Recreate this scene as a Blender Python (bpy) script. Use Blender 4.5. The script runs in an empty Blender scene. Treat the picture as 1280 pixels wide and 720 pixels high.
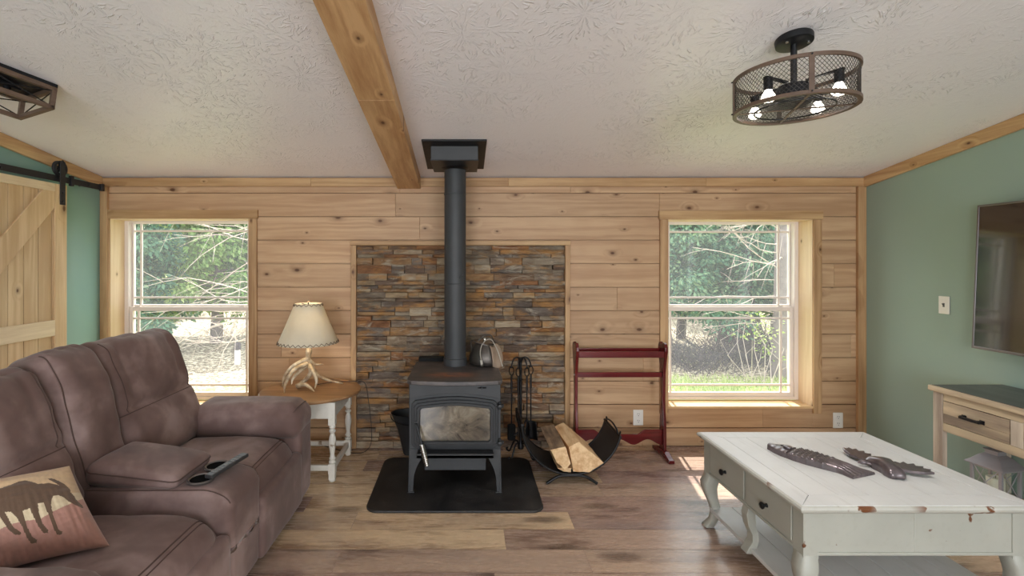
import bpy, bmesh, math, random
from mathutils import Vector, Matrix, noise as mn
R = math.radians
PI = math.pi
C = bpy.context.scene.collection
scene = bpy.context.scene
random.seed(7)

# ------------------------------------------------------------------ mesh building
ORG = {}          # world origin of every object built here

def V(*a):
    return Vector(a)

class MB:
    """collects shapes in world coordinates; build() links them as ONE mesh object"""
    def __init__(self):
        self.v = []; self.f = []; self.c = []; self.col = (0.5, 0.5, 0.5); self.m = None
    def add(self, verts, faces, cols=None):
        n = len(self.v)
        if self.m is not None:
            verts = [self.m @ Vector(p) for p in verts]
        self.v.extend([tuple(p) for p in verts])
        for i, f in enumerate(faces):
            self.f.append(tuple(n + k for k in f))
            self.c.append(cols[i] if cols else self.col)
        return self
    def box(self, x0, x1, y0, y1, z0, z1):
        vs = [(x, y, z) for z in (z0, z1) for y in (y0, y1) for x in (x0, x1)]
        return self.add(vs, [(0, 2, 3, 1), (4, 5, 7, 6), (0, 1, 5, 4), (2, 6, 7, 3), (0, 4, 6, 2), (1, 3, 7, 5)])
    def hexa(self, vs):
        """eight corners: bottom ring of four, top ring of four"""
        return self.add(vs, [(3, 2, 1, 0), (4, 5, 6, 7), (0, 1, 5, 4), (1, 2, 6, 5), (2, 3, 7, 6), (3, 0, 4, 7)])
    def bar(self, p, q, w, h, up=(0, 0, 1)):
        """rectangular bar from p to q, w across, h along up"""
        p, q, up = Vector(p), Vector(q), Vector(up)
        d = (q - p).normalized(); s = d.cross(up).normalized(); u = s.cross(d).normalized()
        a = s * w / 2; b = u * h / 2
        return self.hexa([p - a - b, p + a - b, p + a + b, p - a + b, q - a - b, q + a - b, q + a + b, q - a + b])
    def tube(self, path, rad, n=10, cap=True, phase=0.0, closed=False):
        path = [Vector(p) for p in path]
        if not hasattr(rad, '__len__'):
            rad = [rad] * len(path)
        m = len(path); rings = []
        t0 = (path[1] - path[0]).normalized()
        ref = Vector((0, 0, 1)) if abs(t0.z) < 0.9 else Vector((0, 1, 0))
        nrm = t0.cross(ref).normalized()
        for i in range(m):
            if closed:
                t = (path[(i + 1) % m] - path[i - 1])
            else:
                t = path[min(i + 1, m - 1)] - path[max(i - 1, 0)]
            t = t.normalized() if t.length > 1e-9 else t0
            nrm = (nrm - t * nrm.dot(t))
            nrm = nrm.normalized() if nrm.length > 1e-6 else t.orthogonal().normalized()
            b = t.cross(nrm)
            rr = rad[i] if hasattr(rad[i], '__len__') else (rad[i], rad[i])
            rings.append([path[i] + nrm * math.cos(phase + 2 * PI * k / n) * rr[0] + b * math.sin(phase + 2 * PI * k / n) * rr[1] for k in range(n)])
        vs = [p for r in rings for p in r]; fs = []
        for i in range(m if closed else m - 1):
            j = (i + 1) % m
            for k in range(n):
                fs.append((i * n + k, i * n + (k + 1) % n, j * n + (k + 1) % n, j * n + k))
        if cap and not closed:
            fs.append(tuple(range(n - 1, -1, -1))); fs.append(tuple((m - 1) * n + k for k in range(n)))
        return self.add(vs, fs)
    def cyl(self, p, q, r, n=20, r2=None):
        return self.tube([p, q], [r, r if r2 is None else r2], n)
    def lathe(self, prof, c=(0, 0, 0), n=28, rot=None, closed=False):
        """prof: (radius, z) pairs turned about the z axis through c"""
        vs = []; fs = []; m = len(prof); M = rot or Matrix.Identity(3); c = Vector(c)
        for (r, z) in prof:
            for k in range(n):
                a = 2 * PI * k / n
                vs.append(c + M @ Vector((r * math.cos(a), r * math.sin(a), z)))
        for i in range(m if closed else m - 1):
            j = (i + 1) % m
            for k in range(n):
                fs.append((i * n + k, i * n + (k + 1) % n, j * n + (k + 1) % n, j * n + k))
        if not closed:
            if prof[0][0] > 1e-5: fs.append(tuple(range(n - 1, -1, -1)))
            if prof[-1][0] > 1e-5: fs.append(tuple((m - 1) * n + k for k in range(n)))
        return self.add(vs, fs)
    def prism(self, poly, o, U, W, T):
        """polygon in the plane (o, U, W) pushed along T"""
        o, U, W, T = Vector(o), Vector(U), Vector(W), Vector(T); n = len(poly)
        a = [o + U * p[0] + W * p[1] for p in poly]
        vs = a + [p + T for p in a]
        fs = [tuple(range(n - 1, -1, -1)), tuple(range(n, 2 * n))]
        for k in range(n):
            fs.append((k, (k + 1) % n, n + (k + 1) % n, n + k))
        return self.add(vs, fs)
    def ringprism(self, outer, inner, o, U, W, T):
        """closed band between two outlines of equal count"""
        o, U, W, T = Vector(o), Vector(U), Vector(W), Vector(T); n = len(outer)
        P = lambda p: o + U * p[0] + W * p[1]
        A = [P(p) for p in outer]; B = [P(p) for p in inner]
        vs = A + B + [p + T for p in A] + [p + T for p in B]; fs = []
        for k in range(n):
            j = (k + 1) % n
            fs += [(k, j, n + j, n + k), (2 * n + k, 3 * n + k, 3 * n + j, 2 * n + j), (k, 2 * n + k, 2 * n + j, j), (n + k, n + j, 3 * n + j, 3 * n + k)]
        return self.add(vs, fs)
    def sheet(self, fn, nu, nv):
        vs = [fn(i / nu, j / nv) for j in range(nv + 1) for i in range(nu + 1)]
        fs = [(j * (nu + 1) + i, j * (nu + 1) + i + 1, (j + 1) * (nu + 1) + i + 1, (j + 1) * (nu + 1) + i) for j in range(nv) for i in range(nu)]
        return self.add(vs, fs)
    def cushion(self, c, U, W, N, a, b, t, r=None, puff=0.25, wr=0.006, seed=0, cuts=18, post=None, freq=6.0):
        """soft rounded block: half sizes a (U), b (W), t (N); puffed towards N"""
        c, U, W, N = Vector(c), Vector(U).normalized(), Vector(W).normalized(), Vector(N).normalized()
        r = r or t * 0.9
        bm = bmesh.new(); bmesh.ops.create_cube(bm, size=2)
        bmesh.ops.subdivide_edges(bm, edges=bm.edges[:], cuts=cuts, use_grid_fill=True)
        g = lambda s: math.sin(s * PI / 2) * 0.55 + s * 0.45
        vs = []
        for v in bm.verts:
            u, w, n_ = g(v.co.x), g(v.co.y), g(v.co.z)
            q = Vector((u * a, w * b, n_ * t))
            ra = min(r, a, b, t)
            inn = Vector((max(-(a - ra), min(a - ra, q.x)), max(-(b - ra), min(b - ra, q.y)), max(-(t - ra), min(t - ra, q.z))))
            d = q - inn
            if d.length > 1e-9: q = inn + d.normalized() * ra
            k = max(0, 1 - u * u) * max(0, 1 - w * w)
            q.z *= 1 + puff * (k ** 0.6)
            if post: q = Vector(post(q, u, w, n_))
            p = c + U * q.x + W * q.y + N * q.z
            nn = mn.noise(p * freq + Vector((seed * 3.1, seed, 0))) + 0.5 * mn.noise(p * freq * 2.3 + Vector((0, seed * 5.3, 1)))
            nd = (U * (q.x / a) ** 3 + W * (q.y / b) ** 3 + N * (q.z / t))
            if nd.length > 1e-6: p = p + nd.normalized() * nn * wr
            vs.append(p)
        fs = [tuple(v.index for v in f.verts) for f in bm.faces]
        bm.free()
        def surf(cx_, cy_, cz_):
            u, w, n_ = g(cx_), g(cy_), g(cz_)
            q = Vector((u * a, w * b, n_ * t)); ra = min(r, a, b, t)
            inn = Vector((max(-(a - ra), min(a - ra, q.x)), max(-(b - ra), min(b - ra, q.y)), max(-(t - ra), min(t - ra, q.z))))
            d = q - inn
            if d.length > 1e-9: q = inn + d.normalized() * ra
            q.z *= 1 + puff * ((max(0, 1 - u * u) * max(0, 1 - w * w)) ** 0.6)
            if post: q = Vector(post(q, u, w, n_))
            p = c + U * q.x + W * q.y + N * q.z
            nn = mn.noise(p * freq + Vector((seed * 3.1, seed, 0))) + 0.5 * mn.noise(p * freq * 2.3 + Vector((0, seed * 5.3, 1)))
            nd = (U * (q.x / a) ** 3 + W * (q.y / b) ** 3 + N * (q.z / t))
            return p + nd.normalized() * nn * wr if nd.length > 1e-6 else p
        self.surf = surf
        return self.add(vs, fs)
    def build(self, name, mat, parent=None, bevel=0.0, smooth=None, seg=2, kind=None, sub=0, weld=False):
        me = bpy.data.meshes.new(name)
        if parent is not None:
            org = ORG[parent.name]
        elif kind == 'structure' or kind == 'stuff':
            org = Vector((0, 0, 0))
        else:
            xs = [p[0] for p in self.v]; ys = [p[1] for p in self.v]; zs = [p[2] for p in self.v]
            org = Vector(((min(xs) + max(xs)) / 2, (min(ys) + max(ys)) / 2, min(zs)))
        me.from_pydata([(p[0] - org.x, p[1] - org.y, p[2] - org.z) for p in self.v], [], self.f)
        at = me.attributes.new('rnd', 'FLOAT_COLOR', 'FACE')
        buf = []
        for c in self.c: buf.extend((c[0], c[1], c[2], 1.0))
        at.data.foreach_set('color', buf)
        bm = bmesh.new(); bm.from_mesh(me)
        if weld: bmesh.ops.remove_doubles(bm, verts=bm.verts[:], dist=1e-5)
        if len(bm.faces) < 60000: bmesh.ops.recalc_face_normals(bm, faces=bm.faces[:])
        bm.to_mesh(me); bm.free()
        me.materials.append(mat)
        o = bpy.data.objects.new(name, me); C.objects.link(o)
        ORG[o.name] = org
        if parent is not None:
            o.parent = parent
        else:
            o.location = org
        if smooth is not None:
            me.shade_smooth()
            if smooth < 180: me.set_sharp_from_angle(angle=R(smooth))
        if bevel:
            b = o.modifiers.new('bevel', 'BEVEL'); b.width = bevel; b.segments = seg; b.limit_method = 'ANGLE'; b.angle_limit = R(40)
        if sub:
            s = o.modifiers.new('sub', 'SUBSURF'); s.levels = sub; s.render_levels = sub
        if kind: o['kind'] = kind
        return o

def tag(o, label, cat, group=None, kind=None):
    o['label'] = label; o['category'] = cat
    if group: o['group'] = group
    if kind: o['kind'] = kind
    return o

def thing(name, label, cat, loc, group=None):
    o = bpy.data.objects.new(name, None); C.objects.link(o)
    o.empty_display_size = 0.1
    o.location = loc; ORG[o.name] = Vector(loc)
    return tag(o, label, cat, group)

def copy_tree(o, loc, rz=0.0, label=None):
    def cp(s, par):
        c = s.copy(); C.objects.link(c)
        if par is not None: c.parent = par
        for ch in [x for x in bpy.data.objects if x.parent is s]: cp(ch, c)
        return c
    kids = [x for x in bpy.data.objects if x.parent is o]
    c = o.copy(); C.objects.link(c); c.location = loc; c.rotation_euler = (0, 0, rz)
    if label: c['label'] = label
    for k in kids: cp(k, c)
    return c

def bez(p0, p1, p2, p3, n=14):
    p0, p1, p2, p3 = map(Vector, (p0, p1, p2, p3)); out = []
    for i in range(n + 1):
        t = i / n; s = 1 - t
        out.append(p0 * s ** 3 + p1 * 3 * s * s * t + p2 * 3 * s * t * t + p3 * t ** 3)
    return out

def spline(pts, n=8):
    """Catmull-Rom through pts"""
    P = [Vector(p) for p in pts]; P = [P[0] * 2 - P[1]] + P + [P[-1] * 2 - P[-2]]; out = []
    for i in range(1, len(P) - 2):
        a, b, c, d = P[i - 1], P[i], P[i + 1], P[i + 2]
        for k in range(n):
            t = k / n
            out.append(0.5 * ((2 * b) + (c - a) * t + (2 * a - 5 * b + 4 * c - d) * t * t + (3 * b - a - 3 * c + d) * t ** 3))
    out.append(P[-2]); return out

def lerps(vals, n):
    """resample a list of radii to n entries"""
    out = []
    for i in range(n):
        x = i / (n - 1) * (len(vals) - 1); k = min(int(x), len(vals) - 2); f = x - k
        out.append(vals[k] * (1 - f) + vals[k + 1] * f)
    return out

# ------------------------------------------------------------------ materials
def lin(c):
    f = lambda x: x / 12.92 if x <= 0.04045 else ((x + 0.055) / 1.055) ** 2.4
    return tuple(f(k / 255) for k in c) + (1.0,)

class NT:
    def __init__(self, name):
        self.mat = bpy.data.materials.new(name); self.mat.use_nodes = True
        self.t = self.mat.node_tree; self.n = self.t.nodes
        self.p = self.n['Principled BSDF']; self.out = self.n['Material Output']
    def nd(self, typ, **kw):
        o = self.n.new(typ)
        for k, v in kw.items(): setattr(o, k, v)
        return o
    def ln(self, a, b): self.t.links.new(a, b)
    def put(self, sock, v):
        if isinstance(v, bpy.types.NodeSocket): self.ln(v, sock)
        else: sock.default_value = v
    def math(self, op, a, b=0.0, c=None, clamp=False):
        o = self.nd('ShaderNodeMath', operation=op, use_clamp=clamp)
        self.put(o.inputs[0], a); self.put(o.inputs[1], b)
        if c is not None: self.put(o.inputs[2], c)
        return o.outputs[0]
    def vmath(self, op, a, b=(0, 0, 0)):
        o = self.nd('ShaderNodeVectorMath', operation=op); self.put(o.inputs[0], a); self.put(o.inputs[1], b)
        return o.outputs[1] if op in ('LENGTH', 'DISTANCE', 'DOT_PRODUCT') else o.outputs[0]
    def mix(self, f, a, b, blend='MIX'):
        o = self.nd('ShaderNodeMix', data_type='RGBA', blend_type=blend)
        self.put(o.inputs[0], f); self.put(o.inputs[6], a); self.put(o.inputs[7], b); return o.outputs[2]
    def ramp(self, f, stops, interp='LINEAR'):
        o = self.nd('ShaderNodeValToRGB'); e = o.color_ramp.elements; o.color_ramp.interpolation = interp
        while len(e) < len(stops): e.new(0.5)
        for i, (p, c) in enumerate(stops):
            e[i].position = p; e[i].color = c if hasattr(c, '__len__') else (c, c, c, 1)
        self.put(o.inputs[0], f); return o.outputs[0]
    def coord(self): return self.nd('ShaderNodeTexCoord').outputs['Object']
    def scale(self, v, s): return self.vmath('MULTIPLY', v, s)
    def attr(self, name='rnd'):
        o = self.nd('ShaderNodeAttribute', attribute_name=name); return o.outputs['Color']
    def sep(self, v):
        o = self.nd('ShaderNodeSeparateXYZ'); self.put(o.inputs[0], v); return o.outputs
    def comb(self, x, y, z):
        o = self.nd('ShaderNodeCombineXYZ')
        self.put(o.inputs[0], x); self.put(o.inputs[1], y); self.put(o.inputs[2], z); return o.outputs[0]
    def noise(self, v, s=5.0, d=3.0, rough=0.55, dist=0.0, out=0):
        o = self.nd('ShaderNodeTexNoise'); self.put(o.inputs['Vector'], v)
        o.inputs['Scale'].default_value = s; o.inputs['Detail'].default_value = d
        o.inputs['Roughness'].default_value = rough; o.inputs['Distortion'].default_value = dist
        return o.outputs[out]
    def voro(self, v, s=5.0, feature='F1', rnd=1.0, dim='2D'):
        o = self.nd('ShaderNodeTexVoronoi', feature=feature, voronoi_dimensions=dim); self.put(o.inputs['Vector'], v)
        o.inputs['Scale'].default_value = s; o.inputs['Randomness'].default_value = rnd; return o.outputs
    def bump(self, h, strength=0.3, dist=0.01):
        o = self.nd('ShaderNodeBump'); o.inputs['Strength'].default_value = strength; o.inputs['Distance'].default_value = dist
        self.put(o.inputs['Height'], h); self.ln(o.outputs[0], self.p.inputs['Normal'])
    def fin(self, color=None, rough=None, metal=None, **kw):
        if color is not None: self.put(self.p.inputs['Base Color'], color)
        if rough is not None: self.put(self.p.inputs['Roughness'], rough)
        if metal is not None: self.put(self.p.inputs['Metallic'], metal)
        for k, v in kw.items(): self.put(self.p.inputs[k.replace('_', ' ')], v)
        return self.mat

def wood(name, base, dark, axis='X', knots=True, rough=0.55, scale=1.0, tone=0.25, knot=(88, 54, 30), grain=0.55, fine=1.0, through=None, kden=0.35):
    """long-grained wood; each face's rnd attribute shifts the figure and the tone; knots run through along one cross axis"""
    m = NT(name); v = m.coord(); a = m.attr()
    off = m.vmath('MULTIPLY', a, (31.0, 17.0, 23.0)); v = m.vmath('ADD', v, off)
    thr = through or {'X': 'Y', 'Y': 'Z', 'Z': 'Y'}[axis]
    st = {k: 1.0 for k in 'XYZ'}; st[axis] = 0.045; st[thr] = st[thr] * 0.5 if thr != axis else 1
    g = m.scale(v, tuple(st[k] * scale for k in 'XYZ'))
    warp = m.noise(m.scale(v, (0.6, 0.6, 0.6)), 3.0, 2, out=1); wc = m.vmath('SUBTRACT', warp, (0.5, 0.5, 0.5))
    gv = m.vmath('ADD', g, m.scale(wc, (0.035,) * 3))
    kd = None
    if knots:
        sv = m.sep(v); oth = [k for k in 'XYZ' if k not in (axis, thr)][0]
        kv = m.vmath('ADD', m.comb(m.math('MULTIPLY', sv['XYZ'.index(axis)], 0.6), sv['XYZ'.index(oth)], 0.0), m.scale(wc, (0.03, 0.03, 0.0)))
        vo = m.voro(kv, 5.2)
        has = m.math('LESS_THAN', m.sep(vo[1])[0], kden)
        size = m.math('ADD', 0.45, m.math('MULTIPLY', m.math('POWER', m.sep(vo[1])[1], 2.0), 1.3))
        dd = m.math('DIVIDE', vo[0], size)
        kd = m.math('MULTIPLY', m.ramp(dd, [(0.0, 1.0), (0.030, 0.9), (0.045, 0.45), (0.10, 0.12), (0.16, 0.0)]), has)
        # grain lines part round the knots
        swirl = m.math('MULTIPLY', m.ramp(dd, [(0.0, 1.0), (0.25, 0.0)]), has)
        gv = m.vmath('ADD', gv, m.comb(m.math('MULTIPLY', swirl, 0.05), m.math('MULTIPLY', swirl, 0.05), m.math('MULTIPLY', swirl, 0.05)))
    n1 = m.noise(gv, 9, 3, 0.6); n2 = m.noise(g, 52 * fine, 4, 0.75)
    ringv = m.math('SINE', m.math('MULTIPLY', m.noise(gv, 4.0, 2, 0.5), 70.0))
    f = m.math('ADD', m.math('MULTIPLY', n1, 0.50), m.math('ADD', m.math('MULTIPLY', n2, 0.42), m.math('MULTIPLY', ringv, 0.06)))
    f = m.ramp(f, [(0.34, 0.0), (0.56, 1.0)])
    B, D = lin(base), lin(dark)
    col = m.mix(m.math('MULTIPLY', m.math('SUBTRACT', 1.0, f), grain), B, D)
    blot = m.noise(m.scale(v, (0.5, 0.5, 0.5)), 3.2, 3, 0.6)
    col = m.mix(m.ramp(blot, [(0.48, 0.0), (0.75, 0.45)]), col, D)
    rr = m.sep(a)
    br = m.math('ADD', 1.0 - tone / 2, m.math('MULTIPLY', rr[1], tone))
    col = m.mix(1.0, col, m.comb(br, br, br), 'MULTIPLY')
    if kd is not None: col = m.mix(kd, col, lin(knot))
    m.bump(m.math('ADD', n2, m.math('MULTIPLY', n1, 0.5)), 0.10, 0.003)
    return m.fin(col, rough, Specular_IOR_Level=0.35)

def plain(name, c, rough=0.5, metal=0.0, var=0.06, s=8.0, bump=0.0, bs=60, **kw):
    """solid finish with slight mottling"""
    m = NT(name); v = m.coord()
    n = m.noise(v, s, 3)
    L = lin(c); k = [tuple(x * (1 + e) for x in L[:3]) + (1,) for e in (-var, var)]
    col = m.ramp(n, [(0.3, k[0]), (0.7, k[1])])
    if bump: m.bump(m.noise(v, bs, 3), bump, 0.003)
    return m.fin(col, rough, metal, **kw)

M = {}
M['pine'] = wood('pine_boards', (196, 162, 127), (164, 127, 94), 'X', tone=0.16, grain=0.75, rough=0.5, kden=0.55)
M['pine_v'] = wood('pine_upright_trim', (196, 160, 118), (150, 110, 74), 'Z', tone=0.16, grain=0.8, rough=0.5)
M['pine_h'] = wood('pine_level_trim', (200, 164, 120), (156, 116, 76), 'X', tone=0.16, grain=0.8, rough=0.5)
M['pine_y'] = wood('pine_beam', (204, 166, 122), (162, 118, 76), 'Y', tone=0.12, grain=0.8, rough=0.5, kden=0.85)
M['pine_crown'] = wood('pine_crown', (206, 172, 128), (164, 122, 80), 'Y', tone=0.12, grain=0.8, rough=0.5, through='X')
M['pine_pale'] = wood('pale_pine', (216, 190, 152), (184, 150, 110), 'Z', tone=0.12, grain=0.7, rough=0.5, through='X')
M['pine_pale_y'] = wood('pale_pine_rail', (224, 206, 176), (190, 164, 128), 'Y', tone=0.10, grain=0.6, rough=0.5, through='X')
M['jamb'] = wood('window_jamb_pine', (226, 202, 168), (200, 168, 128), 'Z', tone=0.08, grain=0.5, rough=0.45, kden=0.2, through='X')
M['sill'] = wood('window_sill_pine', (228, 194, 148), (194, 152, 104), 'X', tone=0.08, grain=0.5, rough=0.4, knots=False)

def green(name, c):
    m = NT(name); v = m.coord()
    n = m.noise(v, 1.2, 2); L = lin(c)
    col = m.ramp(n, [(0.3, tuple(x * 0.96 for x in L[:3]) + (1,)), (0.7, tuple(x * 1.04 for x in L[:3]) + (1,))])
    m.bump(m.noise(v, 260, 2), 0.08, 0.002)
    return m.fin(col, 0.42, Specular_IOR_Level=0.4)
M['green'] = green('sage_green_paint', (146, 165, 153))
M['teal'] = green('teal_green_paint', (130, 164, 156))
M['cream_wall'] = plain('cream_wall_paint', (206, 196, 180), 0.7, var=0.02)

def ceiling_mat():
    m = NT('stomped_ceiling_plaster'); v = m.coord()
    wob = m.vmath('ADD', v, m.scale(m.vmath('SUBTRACT', m.noise(v, 5, 2, out=1), (0.5, 0.5, 0.5)), (0.10, 0.10, 0.0)))
    hs = []
    for sc, sh in ((3.4, 0.0), (4.6, 7.3)):
        sp = m.sep(m.vmath('ADD', wob, (sh, sh * 0.7, 0)))
        fl = m.comb(m.math('MULTIPLY', sp[0], sc), m.math('MULTIPLY', sp[1], sc), 0.0)
        vo = m.voro(fl, 1.0)
        d = m.vmath('SUBTRACT', fl, vo[2]); ds = m.sep(d)
        ang = m.math('ARCTAN2', ds[1], ds[0]); rad = m.vmath('LENGTH', d)
        cid = m.math('MULTIPLY', m.sep(vo[1])[0], 40.0)
        pv = m.comb(m.math('MULTIPLY', ang, 6.2), m.math('MULTIPLY', rad, 3.2), cid)
        st = m.ramp(m.noise(pv, 1.5, 2.0, 0.5), [(0.58, 0.0), (0.67, 1.0)])
        hs.append(m.math('MULTIPLY', st, m.ramp(rad, [(0.03, 0.0), (0.12, 1.0), (0.55, 1.0), (0.75, 0.2)])))
    patch = m.ramp(m.noise(v, 1.9, 3), [(0.42, 0.08), (0.62, 1.0)])
    h = m.math('MULTIPLY', m.math('MAXIMUM', hs[0], hs[1]), patch)
    h = m.math('ADD', h, m.math('MULTIPLY', m.noise(v, 70, 3), 0.22))
    m.bump(h, 0.58, 0.010)
    return m.fin(lin((238, 235, 238)), 0.36, Specular_IOR_Level=0.45)
M['ceiling'] = ceiling_mat()

def floor_mat():
    m = NT('vinyl_plank_floor'); v = m.coord(); a = m.attr(); r = m.sep(a)
    v2 = m.vmath('ADD', v, m.vmath('MULTIPLY', a, (37, 19, 0)))
    g = m.scale(v2, (0.16, 1.0, 1.0))
    wv = m.vmath('ADD', g, m.scale(m.vmath('SUBTRACT', m.noise(g, 2.5, 2, out=1), (0.5,) * 3), (0.35, 0.35, 0)))
    n1 = m.noise(wv, 9.0, 5, 0.62); n2 = m.noise(g, 46, 4, 0.7); n3 = m.noise(m.scale(v2, (0.5, 1.6, 1)), 2.2, 2)
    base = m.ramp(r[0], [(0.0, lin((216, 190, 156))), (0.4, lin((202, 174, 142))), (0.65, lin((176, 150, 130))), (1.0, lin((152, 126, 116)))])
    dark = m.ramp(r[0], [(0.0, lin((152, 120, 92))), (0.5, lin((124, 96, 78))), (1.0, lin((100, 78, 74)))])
    f = m.ramp(m.math('ADD', m.math('MULTIPLY', n1, 0.75), m.math('MULTIPLY', n2, 0.25)), [(0.38, 1.0), (0.50, 0.0)])
    col = m.mix(m.math('MULTIPLY', f, 0.85), base, dark)
    grey = m.ramp(n3, [(0.5, 0.0), (0.75, 0.55)])
    col = m.mix(grey, col, lin((128, 114, 110)))
    kv = m.voro(m.vmath('ADD', m.scale(v2, (1.1, 3.4, 0)), m.scale(m.noise(v2, 8, 2, out=1), (0.12, 0.12, 0))), 1.6)
    kn = m.math('MULTIPLY', m.ramp(kv[0], [(0.0, 1.0), (0.12, 0.8), (0.24, 0.0)]), m.math('GREATER_THAN', m.sep(kv[1])[0], 0.72))
    col = m.mix(m.math('MULTIPLY', kn, 0.7), col, lin((74, 58, 48)))
    m.bump(m.math('ADD', n2, n1), 0.08, 0.003)
    return m.fin(col, m.math('ADD', 0.20, m.math('MULTIPLY', n2, 0.14)), Specular_IOR_Level=0.65)
M['floor'] = floor_mat()

def stone_mat():
    m = NT('ledger_stone'); v = m.coord(); a = m.attr()
    g = m.scale(v, (0.6, 1.0, 1.8))
    n = m.noise(g, 14, 5, 0.65); n2 = m.noise(g, 45, 4, 0.7)
    dk = m.mix(1.0, a, (0.50, 0.43, 0.40, 1), 'MULTIPLY')
    col = m.mix(m.ramp(n, [(0.35, 0.0), (0.62, 1.0)]), dk, a)
    col = m.mix(m.ramp(m.noise(g, 8, 4, 0.7, 1.0), [(0.54, 0.0), (0.66, 0.6)]), col, lin((186, 176, 158)))
    col = m.mix(m.ramp(m.noise(m.vmath('ADD', g, (5, 5, 5)), 9, 4, 0.6), [(0.52, 0.0), (0.66, 0.6)]), col, lin((178, 128, 70)))
    m.bump(m.math('ADD', n, m.math('MULTIPLY', n2, 0.6)), 0.9, 0.014)
    return m.fin(col, 0.72, Specular_IOR_Level=0.3)
M['stone'] = stone_mat()
M['iron'] = plain('black_iron', (34, 33, 34), 0.42, 0.6, 0.2, 20, 0.15, 90)
M['rail_iron'] = plain('matte_black_steel', (40, 40, 44), 0.5, 0.3, 0.12, 20)
M['stove'] = plain('charcoal_stove_paint', (61, 62, 64), 0.55, 0.15, 0.12, 6, 0.08, 220)
M['stove_dark'] = plain('dark_stove_iron', (40, 41, 43), 0.5, 0.2, 0.15, 10, 0.1, 150)
M['void'] = plain('black_soot', (8, 8, 8), 0.9)
M['white_plastic'] = plain('white_plastic', (236, 232, 226), 0.35, 0, 0.01)
M['slot'] = plain('dark_slot', (40, 36, 34), 0.6)
M['chrome'] = plain('bright_steel', (190, 186, 180), 0.28, 1.0, 0.08)
def stove_top():
    m = NT('worn_stove_top'); v = m.coord()
    c = m.mix(m.ramp(m.noise(v, 7, 4, 0.6), [(0.4, 0.0), (0.65, 1.0)]), lin((76, 72, 72)), lin((104, 95, 91)))
    s = m.scale(v, (1.0, 2.2, 1.0))
    sp = m.sep(v)
    near = m.ramp(m.vmath('LENGTH', m.scale(m.vmath('SUBTRACT', v, (-0.03, -0.13, 0.72)), (1.0, 2.2, 0.3))), [(0.08, 1.0), (0.22, 0.0)])
    rust = m.math('MULTIPLY', near, m.ramp(m.noise(s, 18, 4, 0.7), [(0.36, 0.0), (0.54, 0.9)]))
    c = m.mix(rust, c, lin((158, 104, 74)))
    m.bump(m.noise(v, 60, 3), 0.15, 0.003)
    return m.fin(c, 0.42, 0.25)
M['stove_top'] = stove_top()
def pad_mat():
    m = NT('black_hearth_mat'); v = m.coord()
    n = m.noise(v, 3.0, 4, 0.7); sp = m.noise(v, 120, 2)
    c = m.mix(m.ramp(n, [(0.42, 0.0), (0.7, 0.7)]), lin((24, 23, 24)), lin((62, 59, 57)))
    c = m.mix(m.math('MULTIPLY', m.ramp(sp, [(0.66, 0.0), (0.72, 1.0)]), m.ramp(n, [(0.4, 0.0), (0.6, 0.6)])), c, lin((120, 114, 106)))
    m.bump(sp, 0.25, 0.003)
    return m.fin(c, m.ramp(n, [(0.3, 0.38), (0.7, 0.6)]))
M['pad'] = pad_mat()
def stove_glass():
    m = NT('sooty_stove_glass'); v = m.coord()
    n = m.noise(m.scale(v, (1, 1, 1.3)), 7, 5, 0.65, 0.6)
    c = m.ramp(n, [(0.32, lin((44, 40, 36))), (0.5, lin((104, 94, 80))), (0.7, lin((156, 146, 128)))])
    return m.fin(c, m.ramp(n, [(0.3, 0.06), (0.7, 0.22)]), Specular_IOR_Level=0.8, Coat_Weight=0.8, Coat_Roughness=0.06)
M['stove_glass'] = stove_glass()

def glass(name, tint=(0.97, 0.99, 0.98, 1), haze=0.0, refl=1.0):
    m = NT(name); m.n.remove(m.p)
    tr = m.nd('ShaderNodeBsdfTransparent'); tr.inputs[0].default_value = tint
    gl = m.nd('ShaderNodeBsdfGlossy'); gl.inputs['Roughness'].default_value = 0.02
    lw = m.nd('ShaderNodeLayerWeight'); lw.inputs[0].default_value = 0.5; fz = m.math('ADD', 0.025, m.math('MULTIPLY', m.math('POWER', lw.outputs['Facing'], 5.0), 0.8))
    mx = m.nd('ShaderNodeMixShader'); m.ln(m.math('MULTIPLY', fz, refl), mx.inputs[0]); m.ln(tr.outputs[0], mx.inputs[1]); m.ln(gl.outputs[0], mx.inputs[2])
    last = mx.outputs[0]
    if haze:
        tl = m.nd('ShaderNodeBsdfTranslucent'); tl.inputs[0].default_value = (0.95, 0.93, 1.0, 1)
        m2 = m.nd('ShaderNodeMixShader'); m2.inputs[0].default_value = haze; m.ln(last, m2.inputs[1]); m.ln(tl.outputs[0], m2.inputs[2]); last = m2.outputs[0]
    m.ln(last, m.out.inputs[0]); return m.mat
M['glass'] = glass('window_glass', haze=0.022)  # translucent mix stands in for the glare haze over the outdoor view
M['lantern_glass'] = glass('lantern_glass')
M['vinyl'] = plain('white_window_vinyl', (226, 216, 208), 0.4, 0, 0.02)

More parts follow.
